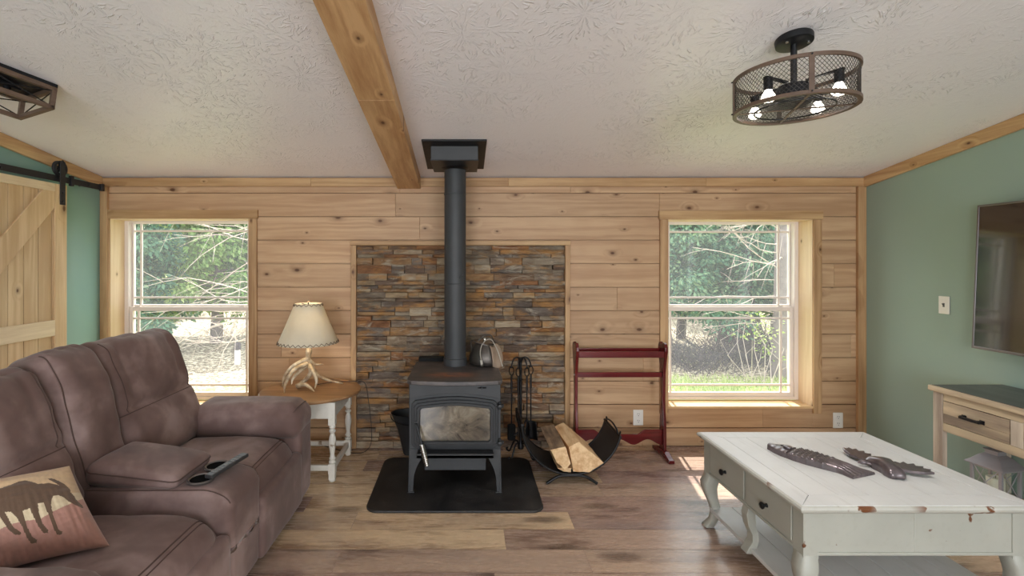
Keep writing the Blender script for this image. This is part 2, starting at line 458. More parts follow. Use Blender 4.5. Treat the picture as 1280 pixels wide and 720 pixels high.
def suede():
    m = NT('brown_suede'); v = m.coord()
    n = m.noise(v, 2.6, 3, 0.5, 0.8); n2 = m.noise(v, 13.0, 3, 0.6)
    f = m.math('ADD', m.math('MULTIPLY', n, 0.8), m.math('MULTIPLY', n2, 0.2))
    c = m.ramp(f, [(0.36, lin((104, 82, 77))), (0.5, lin((124, 101, 96))), (0.64, lin((158, 135, 130)))])
    m.bump(m.math('ADD', m.math('MULTIPLY', n2, 0.4), m.math('MULTIPLY', m.noise(v, 240, 2), 0.25)), 0.10, 0.006)
    return m.fin(c, 0.72, Sheen_Weight=0.22, Sheen_Roughness=0.4, Specular_IOR_Level=0.25)
M['suede'] = suede()
M['seam'] = plain('dark_brown_piping', (84, 64, 58), 0.8)
M['cup'] = plain('black_cup_shade', (10, 10, 11), 0.9, Specular_IOR_Level=0.05)  # matte black stands for the shade down in the cup holders
M['cup_rim'] = plain('satin_grey_rim', (120, 114, 112), 0.3, 0.6)
M['remote'] = plain('dark_grey_remote', (52, 52, 54), 0.4)
M['button'] = plain('light_grey_button', (104, 104, 104), 0.5)

def white_paint(name, base, chip, amount=0.62, gate=0.5):
    m = NT(name); v = m.coord()
    n = m.noise(v, 5, 3); L = lin(base)
    c = m.ramp(n, [(0.3, tuple(x * 0.90 for x in L[:3]) + (1,)), (0.7, L)])
    streak = m.noise(m.scale(v, (1, 0.12, 1)), 40, 3)
    c = m.mix(m.ramp(streak, [(0.55, 0.0), (0.75, 0.18)]), c, lin((150, 142, 128)))
    w = m.math('MULTIPLY', m.ramp(m.noise(v, 16, 3, 0.5), [(amount, 0.0), (amount + 0.03, 1.0)]), m.ramp(m.noise(v, 2.6, 1), [(gate, 0.0), (gate + 0.06, 1.0)]))
    c = m.mix(w, c, lin(chip))
    m.bump(m.math('SUBTRACT', n, w), 0.12, 0.004)
    return m.fin(c, 0.42, Specular_IOR_Level=0.4)
M['table_paint_shaded'] = white_paint('distressed_white_paint_shaded', (178, 177, 167), (104, 62, 36), 0.68)  # greyer than the top: shade on front and sides put into the colour
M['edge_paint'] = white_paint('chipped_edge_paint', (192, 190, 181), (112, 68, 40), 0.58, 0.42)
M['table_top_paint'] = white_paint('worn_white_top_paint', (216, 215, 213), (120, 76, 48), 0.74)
M['leg_paint'] = white_paint('chippy_white_paint', (226, 222, 212), (150, 128, 104), 0.64)
M['oak_top'] = wood('worn_oak_top', (164, 126, 88), (110, 78, 50), 'X', knots=False, rough=0.32, tone=0.1, grain=0.8)
M['grey_wood_y'] = wood('weathered_wood_lengthwise', (206, 184, 152), (126, 108, 94), 'Y', knots=False, rough=0.6, grain=0.9, fine=0.7)
M['grey_wood_z'] = wood('weathered_wood_upright', (202, 186, 166), (140, 122, 108), 'Z', knots=False, rough=0.6, grain=0.8)
M['dark_top'] = wood('dark_weathered_top', (92, 92, 88), (58, 58, 56), 'Y', knots=False, rough=0.35, grain=0.7, tone=0.1)
M['red'] = wood('red_mahogany', (106, 30, 31), (68, 16, 18), 'X', knots=False, rough=0.22, grain=0.6, tone=0.05)
M['red_z'] = wood('red_mahogany_upright', (100, 30, 29), (62, 16, 16), 'Z', knots=False, rough=0.22, grain=0.6, tone=0.05)
M['carving'] = plain('dark_pewter_carving', (112, 102, 104), 0.28, 0.6, 0.2, 30, 0.1, 80)
M['antler'] = None
def antler():
    m = NT('antler_bone'); v = m.coord()
    n = m.noise(v, 18, 4, 0.6)
    c = m.ramp(n, [(0.3, lin((128, 100, 72))), (0.5, lin((186, 166, 136))), (0.7, lin((222, 210, 188)))])
    m.bump(m.noise(v, 70, 3), 0.3, 0.004); return m.fin(c, 0.5)
M['antler'] = antler()
def shade():
    m = NT('parchment_shade'); v = m.coord()
    c = m.ramp(m.noise(v, 6, 3), [(0.3, lin((214, 206, 186))), (0.7, lin((228, 220, 200)))])
    m.fin(c, 0.7)
    tl = m.nd('ShaderNodeBsdfTranslucent'); m.ln(c, tl.inputs[0])
    mx = m.nd('ShaderNodeMixShader'); mx.inputs[0].default_value = 0.25
    m.ln(m.p.outputs[0], mx.inputs[1]); m.ln(tl.outputs[0], mx.inputs[2]); m.ln(mx.outputs[0], m.out.inputs[0]); return m.mat
M['shade'] = shade()
M['lace'] = plain('brown_lacing', (96, 72, 54), 0.8)
def emit(name, c, s):
    m = NT(name); return m.fin(lin(c), 0.4, Emission_Color=lin(c), Emission_Strength=s)
M['bulb_lit'] = emit('lit_bulb', (255, 246, 232), 6.0)
M['bulb_warm'] = emit('warm_lit_bulb', (255, 230, 190), 5.0)
M['bulb_off'] = plain('unlit_bulb', (230, 226, 220), 0.15, 0, 0.02)
M['fan_rim'] = wood('brown_grained_rim', (112, 92, 78), (78, 60, 50), 'X', knots=False, rough=0.4, grain=0.6, tone=0.05)
M['fan_black'] = plain('black_fan_metal', (30, 31, 34), 0.4, 0.4)
M['wire'] = plain('dark_wire_mesh', (64, 60, 58), 0.4, 0.7)
M['tv_screen'] = NT('tv_screen').fin((0.006, 0.006, 0.007, 1), 0.10, Specular_IOR_Level=0.9, Coat_Weight=1.0, Coat_Roughness=0.05)
M['tv_bezel'] = plain('grey_tv_bezel', (118, 112, 114), 0.3, 0.8)
M['tv_back'] = plain('black_tv_back', (24, 24, 25), 0.5)
M['kettle'] = plain('tarnished_kettle_steel', (84, 78, 73), 0.38, 0.7, 0.35, 9)
M['leather'] = plain('tan_leather', (142, 122, 104), 0.6, 0, 0.15, 14, 0.2, 80)
M['cord'] = plain('grey_cord', (172, 164, 152), 0.6)
M['dark_cord'] = plain('brown_cord', (50, 42, 36), 0.6)
M['lantern'] = plain('pale_lantern_metal', (170, 164, 166), 0.35, 0.4)
M['candle'] = plain('ivory_candle', (236, 228, 208), 0.5)
def bark_end(name, inner, ring):
    m = NT(name); v = m.coord()
    n = m.noise(m.scale(v, (1, 0.12, 1)), 34, 4, 0.65); n2 = m.noise(v, 9, 3)
    c = m.ramp(m.math('ADD', m.math('MULTIPLY', n, 0.6), m.math('MULTIPLY', n2, 0.4)), [(0.35, lin(ring)), (0.6, lin(inner))])
    m.bump(n, 0.4, 0.008); return m.fin(c, 0.75)
M['split'] = bark_end('split_firewood', (232, 200, 156), (186, 138, 92))
M['bark'] = bark_end('firewood_bark', (150, 124, 98), (84, 66, 52))
# ------------------------------------------------------------------ the room (metres; camera at x=0, y=0, back wall at y=3.785)
XL, XR, YB, YF = -2.855, 3.155, 3.785, -3.4
CAM_Z = 1.45
def cz(y): return 2.119 + 0.153 * (YB - y)          # the sloped ceiling
rnd3 = lambda: (random.random(), random.random(), random.random())

def subtract(rects, hole):
    out = []
    hx0, hx1, hz0, hz1 = hole
    for (x0, x1, z0, z1) in rects:
        if hx1 <= x0 or hx0 >= x1 or hz1 <= z0 or hz0 >= z1: out.append((x0, x1, z0, z1)); continue
        if x0 < hx0: out.append((x0, hx0, z0, z1))
        if hx1 < x1: out.append((hx1, x1, z0, z1))
        a, b = max(x0, hx0), min(x1, hx1)
        if z0 < hz0: out.append((a, b, z0, hz0))
        if hz1 < z1: out.append((a, b, hz1, z1))
    return [r for r in out if r[1] - r[0] > 0.004 and r[3] - r[2] > 0.004]

WIN = [(-2.787, -1.692, 0.312, 1.794), (1.604, 2.745, 0.312, 1.787)]      # openings in the back wall
STONE = (-0.84, 0.788, 0.0, 1.582)

# floor: planks running along x
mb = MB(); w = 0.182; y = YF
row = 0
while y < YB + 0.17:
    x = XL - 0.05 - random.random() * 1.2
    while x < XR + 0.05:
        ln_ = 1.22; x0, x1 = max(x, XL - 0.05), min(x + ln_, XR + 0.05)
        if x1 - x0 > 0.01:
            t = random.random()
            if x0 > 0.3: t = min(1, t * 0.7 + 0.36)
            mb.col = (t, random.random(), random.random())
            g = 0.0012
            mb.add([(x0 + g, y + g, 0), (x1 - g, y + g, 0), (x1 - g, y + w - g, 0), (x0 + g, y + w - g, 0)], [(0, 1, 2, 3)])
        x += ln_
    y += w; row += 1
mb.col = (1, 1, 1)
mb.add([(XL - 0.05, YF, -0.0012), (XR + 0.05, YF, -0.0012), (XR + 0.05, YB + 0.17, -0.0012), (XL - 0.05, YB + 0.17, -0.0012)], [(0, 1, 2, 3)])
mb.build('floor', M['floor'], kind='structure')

# ceiling
mb = MB(); z0, z1 = cz(YB + 0.17), cz(YF)
mb.hexa([(XL - 0.1, YF, z1), (XR + 0.1, YF, z1), (XR + 0.1, YB + 0.17, z0), (XL - 0.1, YB + 0.17, z0),
         (XL - 0.1, YF, z1 + 0.1), (XR + 0.1, YF, z1 + 0.1), (XR + 0.1, YB + 0.17, z0 + 0.1), (XL - 0.1, YB + 0.17, z0 + 0.1)])
mb.build('ceiling', M['ceiling'], kind='structure')

# back wall: level pine boards, split round windows and stone
mb = MB()
seams = [0.0, 0.145] + [0.145 + 0.185 * k for k in range(1, 11)] + [2.06]
for k in range(len(seams) - 1):
    a, b = seams[k], seams[k + 1]
    x = XL
    cuts = [XL]
    while x < XR:
        x += random.uniform(1.2, 3.0); cuts.append(min(x, XR))
    for i in range(len(cuts) - 1):
        rects = [(cuts[i], cuts[i + 1], a, b)]
        for hole in WIN + [STONE]: rects = subtract(rects, hole)
        base = rnd3()
        for (x0, x1, q0, q1) in rects:
            mb.col = base
            d = 0.0034
            y0, y1 = YB + random.uniform(-0.001, 0.001), YB + 0.02
            lo, hi = (q0 + d if abs(q0 - a) < 1e-6 else q0), (q1 - d if abs(q1 - b) < 1e-6 else q1)
            sx0 = x0 + (0.0012 if abs(x0 - cuts[i]) < 1e-6 and i else 0)
            mb.box(sx0, x1, y0, y1, lo, hi)
mb.col = (0.5, 0.05, 0.5)
rects = [(XL - 0.15, XR + 0.15, -0.3, 2.14)]
for hole in WIN: rects = subtract(rects, hole)
for (x0, x1, q0, q1) in rects: mb.box(x0, x1, YB + 0.02, YB + 0.19, q0, q1)
mb.build('wall_back', M['pine'], kind='structure', bevel=0.0015, seg=1)

# side walls and the wall behind the camera
mb = MB(); mb.prism([(YF, -0.02), (YB + 0.02, -0.02), (YB + 0.02, cz(YB + 0.02)), (YF, cz(YF))], (XL - 0.12, 0, 0), (0, 1, 0), (0, 0, 1), (0.12, 0, 0))
mb.build('wall_left', M['teal'], kind='structure')
mb = MB(); mb.prism([(YF, -0.02), (YB + 0.02, -0.02), (YB + 0.02, cz(YB + 0.02)), (YF, cz(YF))], (XR, 0, 0), (0, 1, 0), (0, 0, 1), (0.12, 0, 0))
mb.build('wall_right', M['green'], kind='structure')
mb = MB(); rects = [(XL - 0.1, XR + 0.1, -0.02, cz(YF) + 0.05)]
FILL_HOLES = [(-2.3, -0.5, 0.35, 2.2), (0.7, 2.5, 0.35, 2.2)]  # unseen openings added to hold the fill lamps
for h in FILL_HOLES: rects = subtract(rects, h)
for (x0, x1, q0, q1) in rects: mb.box(x0, x1, YF - 0.12, YF, q0, q1)
mb.build('wall_front', M['cream_wall'], kind='structure')

# crown boards, corner posts, window and stone casings
def trim(n, mat, fill, bevel=0.003):
    mb = MB(); mb.col = rnd3(); fill(mb); return mb.build('trim_%d' % n, M[mat], kind='structure', bevel=bevel)
def f1(mb):
    x = XL
    for x1 in (-1.2, 0.35, 1.9, XR):
        mb.col = rnd3(); mb.box(x, x1 - 0.001, YB - 0.022, YB + 0.001, 2.047, 2.114); x = x1
trim(1, 'pine_h', f1)
def slope(mb, xa, xb):
    y = YB - 0.022
    for y1 in (2.2, 0.1, -1.8, YF):
        mb.col = rnd3(); ya, yb = y1 + 0.001, y; y = y1
        mb.hexa([(xa, ya, cz(ya) - 0.082), (xb, ya, cz(ya) - 0.082), (xb, yb, cz(yb) - 0.082), (xa, yb, cz(yb) - 0.082),
                 (xa, ya, cz(ya) - 0.001), (xb, ya, cz(ya) - 0.001), (xb, yb, cz(yb) - 0.001), (xa, yb, cz(yb) - 0.001)])
trim(2, 'pine_crown', lambda mb: slope(mb, XR - 0.022, XR))
trim(3, 'pine_crown', lambda mb: slope(mb, XL, XL + 0.022))
trim(4, 'pine_v', lambda mb: mb.box(XR - 0.066, XR - 0.001, YB - 0.026, YB, 0.0, 2.046))
trim(5, 'pine_v', lambda mb: mb.box(XL + 0.001, XL + 0.058, YB - 0.026, YB, 0.0, 2.046))
def stonetrim(mb):
    mb.box(-0.882, -0.84, YB - 0.05, YB, 0.0, 1.582)
    mb.col = rnd3(); mb.box(0.788, 0.826, YB - 0.05, YB, 0.0, 1.582)
stt = trim(6, 'pine_v', stonetrim)
trim(7, 'pine_h', lambda mb: mb.box(-0.886, 0.83, YB - 0.052, YB, 1.583, 1.618))

# ceiling beam in two lengths, its underside parallel to the ceiling
mb = MB(); bx0, bx1, bd = -0.524, -0.341, 0.09
for (ya, yb) in ((2.362, YB - 0.001), (-0.6, 2.36), (YF, -0.602)):
    mb.col = rnd3()
    mb.hexa([(bx0, ya, cz(ya) - bd), (bx1, ya, cz(ya) - bd), (bx1, yb, cz(yb) - bd), (bx0, yb, cz(yb) - bd),
             (bx0, ya, cz(ya) + 0.002), (bx1, ya, cz(ya) + 0.002), (bx1, yb, cz(yb) + 0.002), (bx0, yb, cz(yb) + 0.002)])
mb.build('ceiling_beam', M['pine_y'], kind='structure', bevel=0.004)

# stacked ledger stone behind the stove
pal = [(166, 126, 84), (150, 112, 74), (152, 140, 122), (134, 120, 106), (118, 110, 104), (122, 94, 72), (152, 100, 62), (180, 162, 136), (128, 116, 100), (106, 86, 74), (172, 150, 118), (98, 90, 86)]
mb = MB(); z = 0.0
srand = random.Random(11)
while z < STONE[3] - 0.003:
    h = min(srand.choice([0.028, 0.036, 0.044, 0.055, 0.068]), STONE[3] - z)
    if STONE[3] - z - h < 0.02: h = STONE[3] - z
    x = STONE[0]
    while x < STONE[1] - 0.003:
        ln_ = srand.uniform(0.08, 0.32)
        if STONE[1] - x - ln_ < 0.07: ln_ = STONE[1] - x
        parts = [(z, z + h)]
        if h > 0.055 and srand.random() < 0.35: parts = [(z, z + h * 0.45), (z + h * 0.45, z + h)]
        for (q0, q1) in parts:
            c = srand.choice(pal); k = srand.uniform(0.88, 1.15)
            c = tuple(e * 0.68 + q_ * 0.32 for e, q_ in zip(c, (134, 116, 96))); L = lin(c); mb.col = tuple(min(1, e * k) for e in L[:3])
            dp = srand.uniform(0.008, 0.050); g = 0.0016; nx = max(3, int(ln_ / 0.03)); nz = 3
            ti, tj = srand.uniform(-0.006, 0.006), srand.uniform(-0.004, 0.004)
            base = len(mb.v); vs = []; fs = []
            for j in range(nz + 1):
                for i in range(nx + 1):
                    u, w_ = i / nx, j / nz
                    px, pz = x + g + (ln_ - 2 * g) * u, q0 + g + (q1 - q0 - 2 * g) * w_
                    edge = (i in (0, nx)) or (j in (0, nz))
                    d = dp + ti * (2 * u - 1) + tj * (2 * w_ - 1) + srand.uniform(-0.004, 0.004) - (0.004 if edge else 0)
                    jit = 0.0 if j in (0, nz) and i in (0, nx) else srand.uniform(-0.0012, 0.0012)
                    vs.append((px, YB - d, pz + (jit if j in (0, nz) else 0)))
            W = nx + 1
            for j in range(nz):
                for i in range(nx): fs.append((j * W + i, j * W + i + 1, (j + 1) * W + i + 1, (j + 1) * W + i))
            # sides back to the wall
            nb = len(vs); loop = [i for i in range(W)] + [j * W + nx for j in range(1, nz + 1)] + [nz * W + i for i in range(nx - 1, -1, -1)] + [j * W for j in range(nz - 1, 0, -1)]
            for k_ in loop: vs.append((vs[k_][0], YB + 0.019, vs[k_][2]))
            n = len(loop)
            for k_ in range(n): fs.append((loop[k_], loop[(k_ + 1) % n], nb + (k_ + 1) % n, nb + k_))
            mb.add(vs, fs)
        x += ln_
    z += h
mb.build('wall_stone', M['stone'], kind='structure', smooth=35)

# windows: casing boards, jambs, sill, vinyl frame, two sashes with prairie bars, panes
def window(n, op, bars_x):
    x0, x1, z0, z1 = op; yo = 3.965
    mb = MB(); mb.m = None
    mb.col = rnd3()
    fr = MB()      # vinyl frame set at the outer side of the wall
    fw = 0.036
    fr.box(x0, x0 + fw, yo - 0.03, yo + 0.06, z0 + 0.012, z1); fr.box(x1 - fw, x1, yo - 0.03, yo + 0.06, z0 + 0.012, z1)
    fr.box(x0 + fw, x1 - fw, yo - 0.03, yo + 0.06, z1 - 0.014, z1); fr.box(x0 + fw, x1 - fw, yo - 0.03, yo + 0.06, z0 + 0.012, z0 + 0.036)
    w = fr.build('window_%d' % n, M['vinyl'], kind='structure', bevel=0.002)
    cs = MB(); cs.col = rnd3()
    lo = z0 - 0.05
    lw = 0.05 if n == 1 else 0.064
    cs.box(x0 - lw, x0, YB - 0.02, YB, lo, z1); cs.col = rnd3(); cs.box(x1, x1 + 0.064, YB - 0.02, YB, lo, z1)
    cs.build('window_casing', M['pine_v'], w, bevel=0.002)
    hd = MB(); hd.col = rnd3(); hd.box(x0 - lw - 0.008, x1 + 0.072, YB - 0.024, YB, z1 + 0.001, z1 + 0.068)
    hd.build('window_head_casing', M['pine_h'], w, bevel=0.002)
    jb = MB(); jb.col = rnd3(); t = 0.004
    jb.box(x0 - 0.001, x0 + t, YB - 0.005, yo - 0.03, z0, z1); jb.box(x1 - t, x1 + 0.001, YB - 0.005, yo - 0.03, z0, z1); jb.box(x0, x1, YB - 0.005, yo - 0.03, z1 - t, z1 + 0.001)
    jb.build('window_jamb', M['jamb'], w)
    sl = MB(); sl.col = rnd3(); sl.box(x0 - 0.001, x1 + 0.001, YB - 0.012, yo - 0.02, z0 - 0.012, z0 + 0.006); sl.build('window_sill', M['sill'], w, bevel=0.002)
    zm = 1.062
    for (name, a, b, yy) in (('upper_sash', zm + 0.004, z1 - 0.012, yo + 0.028), ('lower_sash', z0 + 0.03, zm + 0.022, yo - 0.004)):
        s = MB(); i0, i1 = x0 + fw + 0.001, x1 - fw - 0.001; sw = 0.026 if name == 'lower_sash' else 0.012
        s.box(i0, i0 + sw, yy - 0.014, yy + 0.014, a, b); s.box(i1 - sw, i1, yy - 0.014, yy + 0.014, a, b)
        bot = 0.04 if name == 'lower_sash' else 0.034
        top = 0.034 if name == 'lower_sash' else 0.012
        s.box(i0 + sw, i1 - sw, yy - 0.014, yy + 0.014, a, a + bot); s.box(i0 + sw, i1 - sw, yy - 0.014, yy + 0.014, b - top, b)
        so = s.build(name, M['vinyl'], w, bevel=0.002)
        g = MB()
        zz = (a + bot + 0.058, b - top - 0.06)
        for zc in zz: g.box(i0 + sw, i1 - sw, yy - 0.006, yy + 0.006, zc - 0.008, zc + 0.008)
        for xc in bars_x: g.box(xc - 0.008, xc + 0.008, yy - 0.0065, yy + 0.0065, a + bot, b - top)
        g.build('sash_bars', M['vinyl'], so)
        p = MB(); p.box(i0 + sw - 0.002, i1 - sw + 0.002, yy - 0.002, yy + 0.002, a + bot - 0.002, b - top + 0.002); p.build('glass_pane', M['glass'], so)
        if name == 'lower_sash':
            for xc in (x0 + 0.1, x1 - 0.14):
                l = MB(); l.box(xc - 0.018, xc + 0.018, yy - 0.012, yy + 0.012, b, b + 0.010); l.cyl((xc - 0.01, yy - 0.003, b + 0.008), (xc + 0.02, yy - 0.006, b + 0.012), 0.005, 8)
                l.build('sash_lock', M['vinyl'], so, bevel=0.001)
    return w
window(1, WIN[0], (-2.682, -1.79))
window(2, WIN[1], (1.70, 2.612))

# sliding barn door on the left wall
dx = -2.762
d = MB(); d.col = rnd3(); n = 9; ya, yb = 2.40, 3.339
for i in range(n):
    a = ya + (yb - ya) * i / n; b = ya + (yb - ya) * (i + 1) / n
    d.col = rnd3(); d.box(-2.80, -2.776, a + 0.0015, b - 0.0015, 0.03, 1.984)
door = d.build('door_1', M['pine_pale'], kind='structure', bevel=0.002, seg=1)
for (a, b) in ((ya, ya + 0.095), (yb - 0.095, yb)):
    s = MB(); s.col = rnd3(); s.box(-2.776, dx, a, b, 0.03, 1.984); s.build('door_stile', M['pine_pale'], door, bevel=0.002)
for (a, b) in ((1.93, 1.984), (0.955, 1.06), (0.03, 0.14)):
    s = MB(); s.col = rnd3(); s.box(-2.776, dx - 0.0005, ya + 0.095, yb - 0.095, a, b); s.build('door_rail', M['pine_pale_y'], door, bevel=0.002)
for (z0, z1) in ((1.06, 1.93), (0.14, 0.955)):
    s = MB(); s.col = rnd3()
    y0, y1 = ya + 0.097, yb - 0.097; k = 0.11
    if z0 > 1: s.prism([(y0, z0), (y0 + k * 0.8, z0), (y1, z1 - k), (y1, z1), (y1 - k * 0.8, z1), (y0, z0 + k)], (-2.776, 0, 0), (0, 1, 0), (0, 0, 1), (0.013, 0, 0))
    else: s.prism([(y0, z1), (y0, z1 - k), (y1 - k * 0.8, z0), (y1, z0), (y1, z0 + k), (y0 + k * 0.8, z1)], (-2.776, 0, 0), (0, 1, 0), (0, 0, 1), (0.013, 0, 0))
    s.build('door_brace', M['pine_pale'], door, bevel=0.002)
for yc in (2.47, 3.30):
    s = MB(); s.box(dx, dx + 0.006, yc - 0.021, yc + 0.021, 1.845, 2.135)
    s.tube([(dx + 0.003, yc - 0.021, 2.135), (dx + 0.003, yc, 2.15), (dx + 0.003, yc + 0.021, 2.135)], 0.004, 6)
    for zz in (1.87, 1.93): s.cyl((dx + 0.004, yc, zz), (dx + 0.013, yc, zz), 0.009, 6)
    h = s.build('hanger_strap', M['rail_iron'], door, bevel=0.001)
    s = MB(); prof = [(0.038, -0.012), (0.052, -0.012), (0.052, -0.006), (0.045, 0.0), (0.052, 0.006), (0.052, 0.012), (0.038, 0.012)]
    for k in range(5): s.bar((dx - 0.017, yc, 2.096), (dx - 0.017, yc + 0.041 * math.cos(2 * PI * k / 5 + 0.3), 2.096 + 0.041 * math.sin(2 * PI * k / 5 + 0.3)), 0.010, 0.016, (1, 0, 0))
    s.lathe([(0.0, -0.013), (0.014, -0.013), (0.014, 0.013), (0.0, 0.013)], (dx - 0.017, yc, 2.096), 16, Matrix.Rotation(R(90), 3, 'Y'))
    s.lathe(prof, (dx - 0.017, yc, 2.096), 28, Matrix.Rotation(R(90), 3, 'Y'), closed=True); s.build('roller_wheel', M['rail_iron'], h, smooth=35)

root = thing('barn_door_track', 'long black steel rail carrying the sliding pine barn door on the teal wall', 'rail', (-2.79, 3.0, 2.0))
s = MB(); s.box(-2.787, -2.780, 0.6, 3.70, 2.004, 2.046); s.build('rail', M['rail_iron'], root, bevel=0.001)
for yc in (0.8, 1.5, 2.2, 2.88, 3.56):
    s = MB(); s.cyl((XL + 0.0005, yc, 2.025), (-2.787, yc, 2.025), 0.011, 12); s.cyl((-2.780, yc, 2.025), (-2.772, yc, 2.025), 0.010, 6); s.build('bolt', M['rail_iron'], root)
s = MB(); s.box(-2.790, -2.768, 3.385, 3.410, 1.99, 2.062); s.build('door_stop', M['rail_iron'], root, bevel=0.002)
s = MB(); s.box(-2.792, -2.770, 3.67, 3.70, 1.998, 2.052); s.build('end_stop', M['rail_iron'], root, bevel=0.002)

# outlets and switch
def outlet(x, z, label):
    r = thing('electrical_outlet', label, 'outlet', (x, YB - 0.001, z), 'white wall outlets')
    y = YB - 0.001
    s = MB(); s.box(x - 0.039, x + 0.039, y - 0.007, y + 0.0005, z - 0.061, z + 0.061); s.build('cover_plate', M['white_plastic'], r, bevel=0.004, seg=3)
    for dz in (0.026, -0.026):
        s = MB(); s.tube([(x, y - 0.007, z + dz), (x, y - 0.010, z + dz)], [(0.0175, 0.0185)] * 2, 18); k = s.build('receptacle', M['white_plastic'], r)
        s = MB()
        for ddx, hh in ((-0.0065, 0.009), (0.0065, 0.007)): s.box(x + ddx - 0.0015, x + ddx + 0.0015, y - 0.0108, y - 0.0095, z + dz + 0.001, z + dz + 0.001 + hh)
        s.cyl((x, y - 0.0095, z + dz - 0.009), (x, y - 0.0108, z + dz - 0.009), 0.003, 10); s.build('slots', M['slot'], k)
outlet(1.372, 0.228, 'white wall outlet seen behind the red wooden rack')
outlet(2.945, 0.206, 'white wall outlet low on pine boards below the window, near the corner')
r = thing('light_switch', 'white toggle light switch on the sage green wall', 'switch', (XR - 0.0005, 3.15, 1.17))
s = MB(); s.box(XR - 0.007, XR, 3.15 - 0.036, 3.15 + 0.036, 1.17 - 0.058, 1.17 + 0.058); s.build('cover_plate', M['white_plastic'], r, bevel=0.004, seg=3)
s = MB(); s.box(XR - 0.0085, XR - 0.0065, 3.144, 3.156, 1.157, 1.183); s.hexa([(XR - 0.010, 3.146, 1.168), (XR - 0.010, 3.154, 1.168), (XR - 0.007, 3.154, 1.166), (XR - 0.007, 3.146, 1.166), (XR - 0.020, 3.147, 1.180), (XR - 0.020, 3.153, 1.180), (XR - 0.007, 3.154, 1.176), (XR - 0.007, 3.146, 1.176)])
s.build('toggle', M['button'], r)
# ------------------------------------------------------------------ reclining sofa along the left wall, facing +x
root = thing('reclining_sofa', 'brown suede reclining sofa with a console between its seats', 'sofa', (-1.5, 2.1, 0))
S = M['suede']
def seam(path, parent, r=0.0035):
    mb = MB(); mb.tube(path, r, 6); return mb.build('seam', M['seam'], parent, smooth=60)
def seat(y0, y1, seed):
    yc, hw = (y0 + y1) / 2, (y1 - y0) / 2 - 0.004
    def post(q, u, w, n):          # rounded waterfall front
        f = max(0.0, (u - 0.35) / 0.65)
        q.z -= 0.075 * f * f
        if u < -0.5: q.z -= 0.02 * (-u - 0.5)
        return q
    mb = MB(); mb.cushion((-1.29, yc, 0.335), (1, 0, 0), (0, 1, 0), (0, 0, 1), 0.335, hw, 0.105, 0.10, 0.16, 0.007, seed, 22, post)
    s = mb.build('seat_cushion', S, root, smooth=180)
    seam([mb.surf(0.58, -1 + k / 20, 1) for k in range(41)], s, 0.0028); seam([mb.surf(0.63, -1 + k / 20, 1) for k in range(41)], s, 0.0022)
    mb = MB()
    mb.cushion((-0.985, yc, 0.185), (0, 1, 0), (0, 0, 1), (1, 0, 0), hw, 0.155, 0.035, 0.03, 0.10, 0.004, seed + 1, 16)
    mb.build('footrest_panel', S, root, smooth=180)
    pts = []
    for k in range(21):
        t = k / 20; pts.append((-1.035 - 0.02 * math.sin(t * PI) , y0 + 0.03 + (y1 - y0 - 0.06) * t, 0.413 + 0.012 * math.sin(t * PI)))
def back(y0, y1, seed, top=1.0, crease=True):
    yc, hw = (y0 + y1) / 2, (y1 - y0) / 2 + 0.012
    lean = Vector((-0.235, 0, 0.60)).normalized(); nrm = Vector((0.60, 0, 0.235)).normalized()
    hh = (top - 0.40) / 2 / lean.z
    c = Vector((-1.615, yc, 0.415)) + lean * hh
    def post(q, u, w, n):
        front = max(0.0, n)
        if crease:
            q.z -= 0.030 * math.exp(-((w + 0.12) / 0.06) ** 2) * front * (1 - 0.85 * u ** 4)
            q.z += 0.022 * math.exp(-((w - 0.5) / 0.40) ** 2) * front * (1 - u * u * 0.9)
            q.z += 0.015 * math.exp(-((w + 0.5) / 0.25) ** 2) * front * (1 - u * u * 0.9)
            q.z -= 0.013 * (math.exp(-((u - 0.62) / 0.035) ** 2) + math.exp(-((u + 0.62) / 0.035) ** 2)) * front * (1 if w > 0.05 else 0)
        else:
            q.z += 0.035 * math.exp(-((w - 0.5) / 0.5) ** 2) * front
            q.z -= 0.006 * (math.exp(-((u + 0.85) / 0.05) ** 2)) * front
        q.z += 0.004 * math.sin(u * 9 + w * 14 + seed) * front * max(0, abs(u) - 0.35)
        q.z -= 0.022 * max(0, w - 0.86) / 0.14 * (1 + math.sin(u * 14 + seed)) * 0.35
        return q
    mb = MB(); mb.cushion(c, (0, 1, 0), lean, nrm, hw, hh, 0.105, 0.085, 0.14, 0.013, seed, 34, post, 5.5)
    b = mb.build('back_cushion', S, root, smooth=180)
    if crease:
        for u in (-0.68, 0.68): seam([mb.surf(u, -0.12 + 1.12 * k / 30, 1) for k in range(31)], b, 0.0024)
        seam([mb.surf(-0.95 + 1.9 * k / 30, -0.13, 1) for k in range(31)], b, 0.003)
    else: seam([mb.surf(-0.80, -1 + 2 * k / 40, 1) for k in range(41)], b, 0.003)
    return b
# frame behind and below
mb = MB(); mb.cushion((-1.80, 2.12, 0.46), (0, 1, 0), Vector((-0.235, 0, 0.60)), Vector((0.60, 0, 0.235)), 0.96, 0.46, 0.07, 0.06, 0.0, 0.004, 3, 14)
mb.build('back_frame', S, root, smooth=180)
mb = MB(); mb.box(-1.72, -1.03, 1.10, 3.03, 0.03, 0.24); mb.build('base_frame', S, root, bevel=0.02)
seat(1.33, 1.985, 11); seat(2.275, 2.845, 21)
back(1.33, 1.985, 31); back(2.275, 2.905, 42, 1.035); back(1.985, 2.275, 53, 1.04, False)
